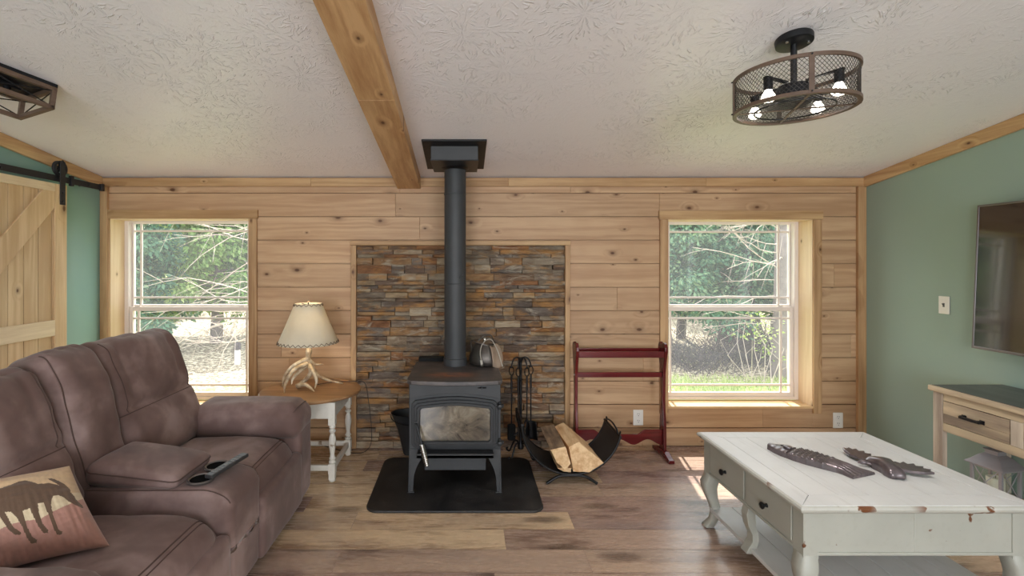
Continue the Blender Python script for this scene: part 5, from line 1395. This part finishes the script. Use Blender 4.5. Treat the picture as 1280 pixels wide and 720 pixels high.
# ------------------------------------------------------------------ caged drum ceiling fan light
fx, fy = 1.381, 2.010; zc = cz(fy)
z0, z1, r = 2.085, 2.240, 0.224
root = thing('ceiling_fan_light', 'round caged drum fan light with brown rims hanging from the ceiling', 'ceiling light', (fx, fy, zc))
tilt = Matrix.Rotation(-math.atan(0.153), 3, 'X')
s = MB(); s.lathe([(0.060, -0.030), (0.068, -0.026), (0.070, -0.004), (0.068, 0.001)], (fx, fy, zc - 0.001), 36, tilt); cp = s.build('canopy', M['fan_black'], root, smooth=40)
for k in (-1, 1):
    s = MB(); s.lathe([(0.006, -0.036), (0.006, -0.029)], V(fx, fy, zc) + tilt @ V(k * 0.045, -0.02, 0), 10, tilt); s.build('canopy_screw', M['chrome'], cp)
s = MB(); s.tube([(fx, fy, zc - 0.02), (fx, fy, 2.20)], 0.012, 12); s.build('down_rod', M['fan_black'], root, smooth=40)
def hoop(za, zb, ra, rb, name, mat):
    s = MB(); s.lathe([(ra, za), (rb, za), (rb, zb), (ra, zb)], (fx, fy, 0), 72, closed=True); return s.build(name, M[mat], root, smooth=40)
hoop(z0, z0 + 0.014, r - 0.016, r, 'bottom_rim', 'fan_rim'); hoop(z1 - 0.014, z1, r - 0.010, r, 'top_rim', 'fan_rim')
for k in range(4):
    a = R(250 + 90 * k); d = V(math.cos(a), math.sin(a), 0); t = V(-d.y, d.x, 0); c = V(fx, fy, 0)
    s = MB(); s.bar(c + d * (r - 0.001) + V(0, 0, z0 + 0.002), c + d * (r - 0.001) + V(0, 0, z1 - 0.002), 0.018, 0.005, d); st = s.build('upright_strap', M['fan_rim'], root)
    for zz in (z0 + 0.008, z1 - 0.008):
        s = MB(); s.cyl(c + d * r + V(0, 0, zz), c + d * (r + 0.008) + V(0, 0, zz), 0.003, 8); s.build('thumb_screw', M['fan_black'], st)
s = MB(); nr = 84; seg = 8; rr = r - 0.006
for sg in (-1, 1):
    for k in range(nr):
        vs = []; fs = []
        for j in range(seg + 1):
            t = j / seg; a = 2 * PI * k / nr + sg * t * 0.55; z = z0 + 0.010 + (z1 - z0 - 0.020) * t
            da = 0.0010 / rr
            vs += [(fx + rr * math.cos(a - da), fy + rr * math.sin(a - da), z), (fx + rr * math.cos(a + da), fy + rr * math.sin(a + da), z)]
        for j in range(seg): fs.append((2 * j, 2 * j + 1, 2 * j + 3, 2 * j + 2))
        s.add(vs, fs)
sc_ = s.build('mesh_screen', M['wire'], root); q = sc_.modifiers.new('solid', 'SOLIDIFY'); q.thickness = 0.0012
s = MB(); step = 0.0125; rin = r - 0.018
for sg in (-1, 1):
    k = -int(rin / step) - 1
    while k * step < rin:
        c = k * step; k += 1
        if abs(c) >= rin: continue
        hl = math.sqrt(rin * rin - c * c); d = V(math.cos(R(30 * sg)), math.sin(R(30 * sg)), 0); n_ = V(-d.y, d.x, 0); o = V(fx, fy, z0 + 0.006) + n_ * c
        s.bar(o - d * hl, o + d * hl, 0.0014, 0.0012)
s.build('bottom_mesh', M['wire'], root)
s = MB(); s.tube([(fx + 0.142 * math.cos(2 * PI * k / 48), fy + 0.142 * math.sin(2 * PI * k / 48), z0 + 0.005) for k in range(48)], 0.0035, 6, closed=True); s.build('guard_ring', M['fan_black'], root, smooth=60)
for a in (R(70), R(160)):
    d = V(math.cos(a), math.sin(a), 0); c = V(fx, fy, z0 + 0.005); s = MB(); s.bar(c - d * (r - 0.012), c + d * (r - 0.012), 0.010, 0.004); s.build('cross_bar', M['fan_rim'], root)
s = MB(); s.lathe([(0.0, 2.100), (0.050, 2.102), (0.066, 2.115), (0.068, 2.165), (0.055, 2.190), (0.025, 2.200), (0.0, 2.202)], (fx, fy, 0), 32); s.build('motor', M['fan_black'], root, smooth=40)
for k in range(5):
    a0 = 2 * PI * k / 5 + 0.4
    s = MB(); vs = []; fs = []; nn = 8
    for j in range(nn + 1):
        t = j / nn; rad = 0.055 + 0.085 * t; hw = 0.30 - 0.05 * t
        for q in (-1, 1): vs.append((fx + rad * math.cos(a0 + q * hw + 0.25 * t), fy + rad * math.sin(a0 + q * hw + 0.25 * t), 2.135 + q * 0.014))
    for j in range(nn): fs.append((2 * j, 2 * j + 1, 2 * j + 3, 2 * j + 2))
    s.add(vs, fs); b_ = s.build('fan_blade', M['fan_black'], root, smooth=60); q = b_.modifiers.new('solid', 'SOLIDIFY'); q.thickness = 0.003
lamps = []
for k in range(4):
    a = R(205 + 90 * k); d = V(math.cos(a), math.sin(a), 0); c = V(fx, fy, 0); e = c + d * 0.168
    s = MB(); s.bar(c + d * 0.05 + V(0, 0, 2.196), e + d * 0.018 + V(0, 0, 2.196), 0.018, 0.006); s.tube([e + V(0, 0, 2.196), e + V(0, 0, 2.145)], 0.017, 14); ar = s.build('lamp_arm', M['fan_black'], root, smooth=40)
    s = MB(); s.lathe([(0.0, 2.096), (0.018, 2.099), (0.026, 2.110), (0.024, 2.122), (0.016, 2.138), (0.013, 2.146)], e, 18); s.build('bulb', M['bulb_lit'], ar, smooth=60); lamps.append(e + V(0, 0, 2.088))

# box ceiling light with X frames, turned on the ceiling
lc = V(-2.016, 2.386, cz(2.386))
u = V(-0.454, -0.891, 0.891 * 0.153).normalized(); w = V(-0.92, 0.392, -0.392 * 0.153).normalized(); n_ = u.cross(w).normalized()
if n_.z > 0: n_ = -n_
root = thing('box_ceiling_light', 'long box ceiling light with wood frame and black X wires near the barn door', 'ceiling light', tuple(lc))
LA, LB, H = 0.62, 0.30, 0.132
Pt = lambda a, b, h: lc + u * a + w * b + n_ * h
s = MB(); s.hexa([Pt(0, 0, 0.018), Pt(LA, 0, 0.018), Pt(LA, LB, 0.018), Pt(0, LB, 0.018), Pt(0, 0, 0.001), Pt(LA, 0, 0.001), Pt(LA, LB, 0.001), Pt(0, LB, 0.001)]); s.build('ceiling_plate', M['fan_black'], root, bevel=0.002)
t = 0.020
def stick(a, b, up): s.bar(a, b, t, t, up)
s = MB()
e = t / 2
for h in (0.018 + e, H - e):
    for (p, q) in (((e, e), (LA - e, e)), ((e, LB - e), (LA - e, LB - e))): s.bar(Pt(p[0] - e, p[1], h), Pt(q[0] + e, q[1], h), t, t, n_)
    for a in (e, LA - e): s.bar(Pt(a, e, h), Pt(a, LB - e, h), t, t, n_)
for a in (e, LA - e):
    for b in (e, LB - e): s.bar(Pt(a, b, 0.018), Pt(a, b, H), t, t, u)
s.build('wood_frame', M['fan_rim'], root, bevel=0.001)
for (p, q) in (((0, e), (LA / 2, e)), ((LA / 2, e), (LA, e)), ((0, LB - e), (LA / 2, LB - e)), ((LA / 2, LB - e), (LA, LB - e)), ((e, 0), (e, LB)), ((LA - e, 0), (LA - e, LB))):
    s = MB(); s.tube([Pt(p[0], p[1], 0.03), Pt(q[0], q[1], H - 0.012)], 0.003, 6); s.tube([Pt(p[0], p[1], H - 0.012), Pt(q[0], q[1], 0.03)], 0.003, 6); s.build('cross_wire', M['fan_black'], root)
s = MB(); s.bar(Pt(0.08, LB / 2, 0.032), Pt(LA - 0.08, LB / 2, 0.032), 0.03, 0.02, n_); s.build('socket_bar', M['fan_black'], root, bevel=0.002)
for (a, dr) in ((0.13, 1), (0.40, 1)):
    b = LB / 2
    s = MB(); s.tube([Pt(a, b, 0.04), Pt(a, b, 0.072)], 0.016, 12); s.tube([Pt(a, b, 0.072), Pt(a + 0.035, b, 0.072)], 0.017, 12); so = s.build('socket', M['fan_black'], root, smooth=40)
    s = MB(); ax = u; p0 = Pt(a + 0.035, b, 0.072)
    s.tube([p0, p0 + ax * 0.02, p0 + ax * 0.045, p0 + ax * 0.065, p0 + ax * 0.082, p0 + ax * 0.092], [0.013, 0.016, 0.027, 0.030, 0.022, 0.006], 16); s.build('bulb', M['bulb_off'], so, smooth=60)
tz_lamp = 0.552
SKY, SUN, FRONT, BACK, FAN, LAMP, EXPO = 4.5, 8.5, 66, 0, 9, 1.6, 0.5
# ------------------------------------------------------------------ outdoors
GZ0 = -0.62
def gz(x, y): return GZ0 + 0.05 * mn.noise(V(x * 0.5, y * 0.5, 0)) + 0.12 * mn.noise(V(x * 0.13, y * 0.13, 3)) + max(0, y - 9) * 0.035
def ground_mat():
    m = NT('leaf_litter_lawn'); v = m.coord(); n = m.noise(v, 1.1, 3, 0.6); n2 = m.noise(v, 12, 5, 0.75); sp = m.sep(v)
    litter = m.ramp(n2, [(0.40, lin((70, 58, 48))), (0.50, lin((140, 124, 102))), (0.60, lin((204, 192, 168)))])
    grass = m.ramp(n2, [(0.35, lin((92, 110, 54))), (0.5, lin((140, 156, 88))), (0.68, lin((190, 196, 140)))])
    near = m.ramp(m.math('DIVIDE', sp[1], 20.0), [(0.40, 0.35), (0.45, 0.0)])
    left = m.ramp(m.math('ADD', m.math('MULTIPLY', sp[0], 0.05), 0.5), [(0.35, 0.16), (0.5, 0.0)])
    f = m.ramp(m.math('ADD', n, m.math('SUBTRACT', m.math('SUBTRACT', near, left), 0.13)), [(0.50, 0.0), (0.62, 1.0)])
    c = m.mix(f, litter, grass); m.bump(n2, 0.6, 0.03); return m.fin(c, 0.9)
M['ground'] = ground_mat()
s = MB(); s.sheet(lambda u, v: (lambda x, y: V(x, y, gz(x, y)))(-26 + 52 * u, 4.3 + 34 * v), 90, 60); s.build('ground', M['ground'], kind='structure', smooth=180)

def leafmat(name, c1, c2, c3):
    m = NT(name); a = m.attr(); r = m.sep(a)
    c = m.ramp(r[0], [(0.0, lin(c1)), (0.5, lin(c2)), (1.0, lin(c3))]); m.fin(c, 0.6, Specular_IOR_Level=0.3)
    tl = m.nd('ShaderNodeBsdfTranslucent'); m.ln(c, tl.inputs[0]); mx = m.nd('ShaderNodeMixShader'); mx.inputs[0].default_value = 0.45
    m.ln(m.p.outputs[0], mx.inputs[1]); m.ln(tl.outputs[0], mx.inputs[2]); m.ln(mx.outputs[0], m.out.inputs[0]); return m.mat
M['leaf_dark'] = leafmat('blue_green_needles', (60, 100, 84), (96, 138, 108), (152, 178, 134))
M['leaf_mid'] = leafmat('mid_green_needles', (76, 112, 56), (124, 158, 84), (186, 204, 136))
M['leaf_pale'] = leafmat('pale_green_needles', (90, 112, 66), (138, 158, 98), (190, 202, 142))
M['leaf_lime'] = leafmat('spring_leaves', (112, 134, 62), (158, 174, 98), (204, 208, 150))
M['bark_grey'] = plain('grey_tree_bark', (112, 102, 100), 0.85, 0, 0.25, 6, 0.5, 20)
M['bark_dark'] = plain('dark_tree_bark', (66, 58, 62), 0.85, 0, 0.25, 6, 0.5, 20)
M['twig'] = plain('pale_bare_twigs', (176, 160, 148), 0.8, 0, 0.15)

def leaves(cn, clumps, per, size, rn, long=2.2, droop=0.4):
    """little leaf blades scattered round each clump centre"""
    vs, fs, cols = [], [], []
    for (c, rad) in clumps:
        tone = rn.uniform(-0.18, 0.18)
        for _ in range(per):
            d = V(rn.gauss(0, 1), rn.gauss(0, 1), rn.gauss(0, 0.6)); d = d.normalized() * rad * rn.random() ** 0.45
            p = c + V(d.x, d.y, d.z)
            a = V(d.x, d.y, d.z * 0.5 - rad * droop) if d.length > 1e-4 else V(0, 0, -1)
            a = (a.normalized() + V(rn.gauss(0, .4), rn.gauss(0, .4), rn.gauss(0, .4))).normalized()
            b = a.cross(V(rn.gauss(0, 1), rn.gauss(0, 1), rn.gauss(0, 1))).normalized()
            L = size * rn.uniform(0.6, 1.4); w = L / long
            n = len(vs); vs += [p, p + a * L * 0.45 + b * w * 0.5, p + a * L, p + a * L * 0.45 - b * w * 0.5]; fs.append((n, n + 1, n + 2, n + 3))
            k = min(1, max(0, 0.5 + tone + rn.gauss(0, 0.22))); cols.append((k, rn.random(), rn.random()))
    return vs, fs, cols
def tree(name, label, x, y, h, spread, base, mat, bark, nclump, per, size, seed, tr=0.12, group='evergreens beyond the windows'):
    rn = random.Random(seed); z = gz(x, y) - 0.03
    r = thing(name, label, 'tree', (x, y, z), group)
    s = MB(); s.tube(spline([(x, y, z), (x + rn.uniform(-.1, .1), y, z + h * 0.4), (x + rn.uniform(-.15, .15), y, z + h * 0.95)], 8), lerps([tr * 1.25, tr, tr * 0.2], 17), 12); tk = s.build('trunk', M[bark], r, smooth=60)
    cl = []; bs = MB()
    for k in range(nclump):
        t = (k + 0.5) / nclump; zz = z + base + (h - base) * t; rr = spread * (1 - 0.62 * t) * math.sqrt(rn.random()) ; a = rn.random() * 2 * PI
        c = V(x + rr * math.cos(a), y + rr * math.sin(a) * 0.8, zz - 0.10 * rr); cl.append((c, rn.uniform(0.26, 0.5)))
        if k % 3 == 0: bs.tube(spline([(x, y, zz - 0.05), (x + rr * .5 * math.cos(a), y + rr * .4 * math.sin(a), zz + 0.02), tuple(c)], 4), lerps([0.025, 0.008], 9), 5)
    bs.build('boughs', M[bark], r, smooth=60)
    vs, fs, cols = leaves(None, cl, per, size, rn); s = MB(); s.add(vs, fs, cols); s.build('foliage', M[mat], r)
EV = [
 ('dense_evergreen', 'dark blue green evergreen filling the far side of the left window', -7.5, 10.6, 4.6, 1.5, 0.75, 'leaf_dark', 'bark_dark', 120, 230, 0.12, 1),
 ('feathery_cedar', 'feathery mid green cedar in the middle of the left window', -6.2, 12.0, 4.8, 1.7, 0.95, 'leaf_mid', 'bark_grey', 120, 210, 0.13, 2),
 ('pale_cedar', 'paler loose cedar toward the stove side of the left window', -4.8, 12.8, 4.8, 1.7, 1.15, 'leaf_pale', 'bark_grey', 110, 170, 0.13, 3),
 ('tall_evergreen', 'blue green evergreen behind the rack side of the right window', 4.7, 11.2, 4.8, 1.6, 1.00, 'leaf_dark', 'bark_dark', 130, 240, 0.11, 4),
 ('broad_evergreen', 'broad evergreen filling the middle of the right window', 6.5, 11.0, 4.8, 1.7, 0.95, 'leaf_dark', 'bark_dark', 150, 240, 0.11, 5),
 ('corner_evergreen', 'green evergreen at the corner side of the right window', 8.2, 12.6, 4.8, 1.7, 1.0, 'leaf_mid', 'bark_grey', 120, 210, 0.13, 6),
]
for e in EV: tree(*e)
tree('background_tree', 'leafy tree in the bright woodland far behind the left window evergreens', -10.6, 17.5, 5.2, 2.3, 0.9, 'leaf_lime', 'bark_grey', 80, 100, 0.24, 21, group='woodland far beyond the windows')
tree('background_tree', 'leafy tree in the woodland far behind the right window evergreens', 11.6, 21.5, 5.6, 2.6, 0.9, 'leaf_mid', 'bark_grey', 80, 100, 0.24, 25, group='woodland far beyond the windows')
tree('background_tree', 'pale leafy tree far behind the slim trunk in the right window', 7.6, 17.0, 5.0, 2.2, 0.6, 'leaf_pale', 'bark_grey', 80, 100, 0.24, 26, group='woodland far beyond the windows')
def bare(name, label, x, y, h, tr, mat, seed, nb, reach, lean=(0, 0), zlo=0.5, side=None):
    rn = random.Random(seed); z = gz(x, y) - 0.03
    r = thing(name, label, 'tree', (x, y, z), 'bare trunks outside the right window')
    tp = lambda t: V(x + lean[0] * t, y + lean[1] * t, z + h * t)
    s = MB(); s.tube([tp(k / 10) for k in range(11)], lerps([tr * 1.35, tr, tr * 0.92, tr * 0.7], 11), 14); tk = s.build('trunk', M[mat], r, smooth=60)
    s = MB()
    for k in range(nb):
        t = zlo + (1 - zlo) * rn.random(); p = tp(t); a = rn.uniform(0, 2 * PI) if side is None else side + rn.gauss(0, 0.45)
        d = V(math.cos(a), math.sin(a) * 0.5, rn.uniform(-0.3, 0.25)); L = reach * rn.uniform(0.5, 1)
        pts = [p]; q = p
        for j in range(6): d = (d + V(rn.gauss(0, .16), rn.gauss(0, .1), rn.gauss(0, .16) - 0.02)).normalized(); q = q + d * L / 6; pts.append(q)
        s.tube(pts, lerps([0.011, 0.003], 7), 5)
        for j in (2, 3, 4, 5):
            dd = (d + V(rn.gauss(0, .6), rn.gauss(0, .4), rn.gauss(0, .6))).normalized(); e = pts[j]
            s.tube([e, e + dd * L * 0.16 + V(0, 0, 0.01), e + dd * L * 0.30 + V(0, 0, -0.02)], [0.0045, 0.003, 0.0015], 4)
    s.build('bare_branches', M['twig'], r, smooth=60)
bare('bare_tree', 'grey bare tree with pale branches just outside the right window', 5.85, 8.8, 5.0, 0.16, 'bark_grey', 31, 44, 2.0, (0.05, 0), 0.2, PI)
bare('dark_trunk', 'thick dark tree trunk in the middle of the right window', 6.75, 12.2, 4.0, 0.20, 'bark_dark', 32, 6, 1.2, (-0.1, 0))
bare('leaning_trunk', 'dark leaning trunk beside the thick trunk outside the right window', 7.7, 12.6, 4.0, 0.14, 'bark_dark', 33, 6, 1.2, (-0.9, 0.2))
bare('slim_trunk', 'slim dark trunk toward the rack side of the right window', 5.6, 12.4, 4.0, 0.09, 'bark_dark', 34, 8, 1.5, (0.2, 0), 0.3)
bare('twiggy_sapling', 'pale twiggy sapling reaching across the left window', -3.45, 8.6, 4.2, 0.045, 'twig', 35, 34, 2.2, (0.1, 0), 0.2, PI)
# low mound of dark brush
def brush(name, label, cx, cy, w, h, n, mat, seed, leafy=None):
    rn = random.Random(seed); z = gz(cx, cy) - 0.02
    r = thing(name, label, 'brush', (cx, cy, z)); s = MB()
    for k in range(n):
        a = V(cx + rn.gauss(0, w * .45), cy + rn.gauss(0, 0.4), z); t = V(rn.gauss(0, w * .4), rn.gauss(0, .3), h * rn.uniform(0.5, 1.1)); c = V(rn.gauss(0, .2), rn.gauss(0, .1), 0.1)
        s.tube([a, a + t * 0.5 + c, a + t + V(0, 0, -0.05)], [0.0065, 0.005, 0.002], 5)
    s.build('twigs', M[mat], r, smooth=60)
    if leafy:
        cl = [(V(cx + rn.gauss(0, w * .4), cy + rn.gauss(0, .3), z + h * rn.uniform(*leafy[3])), leafy[1]) for _ in range(leafy[0])]
        vs, fs, cols = leaves(None, cl, leafy[4], leafy[5], rn, 1.8, 0.0); s = MB(); s.add(vs, fs, cols); s.build('leaves', M[leafy[2]], r)
brush('brush_pile', 'low grey mound of dead brush outside the right window', 4.5, 9.6, 0.8, 0.65, 240, 'bark_dark', 41)
brush('brush_heap', 'dark heap of dead brush in the middle of the right window', 5.9, 10.0, 0.9, 0.75, 280, 'bark_dark', 45)
brush('tangled_brush', 'tangle of pale dead stems below the right window evergreens', 6.9, 12.0, 1.8, 1.0, 130, 'twig', 44)
brush('leafing_shrub', 'small shrub with lime green new leaves outside the right window', 5.15, 8.3, 0.40, 1.1, 16, 'twig', 42, (18, 0.12, 'leaf_lime', (0.4, 1.1), 14, 0.05))
brush('woodland_brush', 'pale twiggy brush on the lawn outside the left window', -5.6, 12.2, 1.5, 0.7, 60, 'twig', 43)
# a marker post on the lawn
x, y = -4.72, 10.0; z = gz(x, y)
root = thing('marker_post', 'short white marker post with dark cap on the lawn outside the left window', 'post', (x, y, z))
s = MB(); s.cyl((x, y, z - 0.03), (x, y, z + 0.30), 0.055, 14); s.build('post', M['white_plastic'], root, smooth=40)
s = MB(); s.lathe([(0.0, 0.30), (0.068, 0.30), (0.068, 0.42), (0.05, 0.45), (0.0, 0.46)], (x, y, z), 14); s.build('cap', M['bark_dark'], root, smooth=40)
# grass nearest the house
rn = random.Random(5); s = MB()
for k in range(9000):
    side = rn.random() < 0.6
    x = rn.uniform(2.6, 7.0) if side else rn.uniform(-8, -3); y = 7.0 + (1.7 if side else 0.7) * rn.random() ** 1.6; z = gz(x, y)
    h = rn.uniform(0.05, 0.13); dx_, dy_ = rn.gauss(0, .03), rn.gauss(0, .03); a = rn.random() * PI; w = 0.007
    s.col = (min(1, max(0, rn.gauss(0.6, .25))), 0, 0)
    s.add([(x - w * math.cos(a), y - w * math.sin(a), z), (x + w * math.cos(a), y + w * math.sin(a), z), (x + dx_, y + dy_, z + h)], [(0, 1, 2)])
tag(s.build('grass', M['leaf_lime'], kind='stuff'), 'short bright grass growing outside the windows', 'grass', kind='stuff')

# ------------------------------------------------------------------ light
w = bpy.data.worlds.new('World'); scene.world = w; w.use_nodes = True
nt = w.node_tree; bg = nt.nodes['Background']
sky = nt.nodes.new('ShaderNodeTexSky'); sky.sky_type = 'HOSEK_WILKIE'; sky.turbidity = 5.0; sky.sun_direction = (0.1, 0.52, 0.85)
mix = nt.nodes.new('ShaderNodeMix'); mix.data_type = 'RGBA'; mix.inputs[0].default_value = 0.6; mix.inputs[7].default_value = (0.95, 0.97, 1.0, 1)
nt.links.new(sky.outputs[0], mix.inputs[6]); nt.links.new(mix.outputs[2], bg.inputs[0]); bg.inputs[1].default_value = SKY
def light(name, typ, loc, power, color=(1, 1, 1), rot=None, **kw):
    l = bpy.data.lights.new(name, typ); l.energy = power; l.color = color
    for k, v in kw.items(): setattr(l, k, v)
    o = bpy.data.objects.new(name, l); C.objects.link(o); o.location = loc
    if rot: o.rotation_euler = rot
    return o
d = V(-0.10, -math.cos(R(58)), -math.sin(R(58)))
light('sun', 'SUN', (0, 12, 14), SUN, (1.0, 0.95, 0.86), d.to_track_quat('-Z', 'Y').to_euler(), angle=R(0.6))
for (x0, x1, z0, z1) in FILL_HOLES:
    light('front_fill', 'AREA', ((x0 + x1) / 2, YF - 0.02, (z0 + z1) / 2), FRONT, (0.90, 0.95, 1.0), (R(90), 0, 0), shape='RECTANGLE', size=x1 - x0, size_y=z1 - z0)  # fill lamps added behind the camera to brighten the room
for (x0, x1, z0, z1) in WIN:
    light('window_portal', 'AREA', ((x0 + x1) / 2, 4.06, (z0 + z1) / 2), 1.0, (1, 1, 1), (R(-90), 0, 0), shape='RECTANGLE', size=x1 - x0, size_y=z1 - z0).data.cycles.is_portal = True
for p in lamps: light('fan_bulb', 'SPOT', p, FAN, (1.0, 0.97, 0.94), spot_size=R(155), spot_blend=1.0, shadow_soft_size=0.03)
light('lamp_bulb', 'POINT', (-1.100, 3.40, tz_lamp + 0.46), LAMP, (1.0, 0.82, 0.58), shadow_soft_size=0.03)

cam = bpy.data.cameras.new('camera'); cam.sensor_width = 36; cam.lens = 600 / 1280 * 36; cam.shift_x = 60 / 1280; cam.shift_y = -32 / 1280; cam.clip_start = 0.02
co = bpy.data.objects.new('camera', cam); C.objects.link(co); co.location = (0, 0, CAM_Z); co.rotation_euler = (R(90), 0, 0); scene.camera = co
vs_ = scene.view_settings; vs_.view_transform = 'Standard'; vs_.look = 'None'; vs_.gamma = 1; vs_.use_curve_mapping = False; vs_.exposure = EXPO
scene.display_settings.display_device = 'sRGB'
scene.cycles.max_bounces = 10; scene.cycles.diffuse_bounces = 6; scene.cycles.glossy_bounces = 4; scene.cycles.transparent_max_bounces = 16; scene.cycles.transmission_bounces = 6
scene.cycles.sample_clamp_indirect = 6; scene.cycles.caustics_reflective = False; scene.cycles.caustics_refractive = False
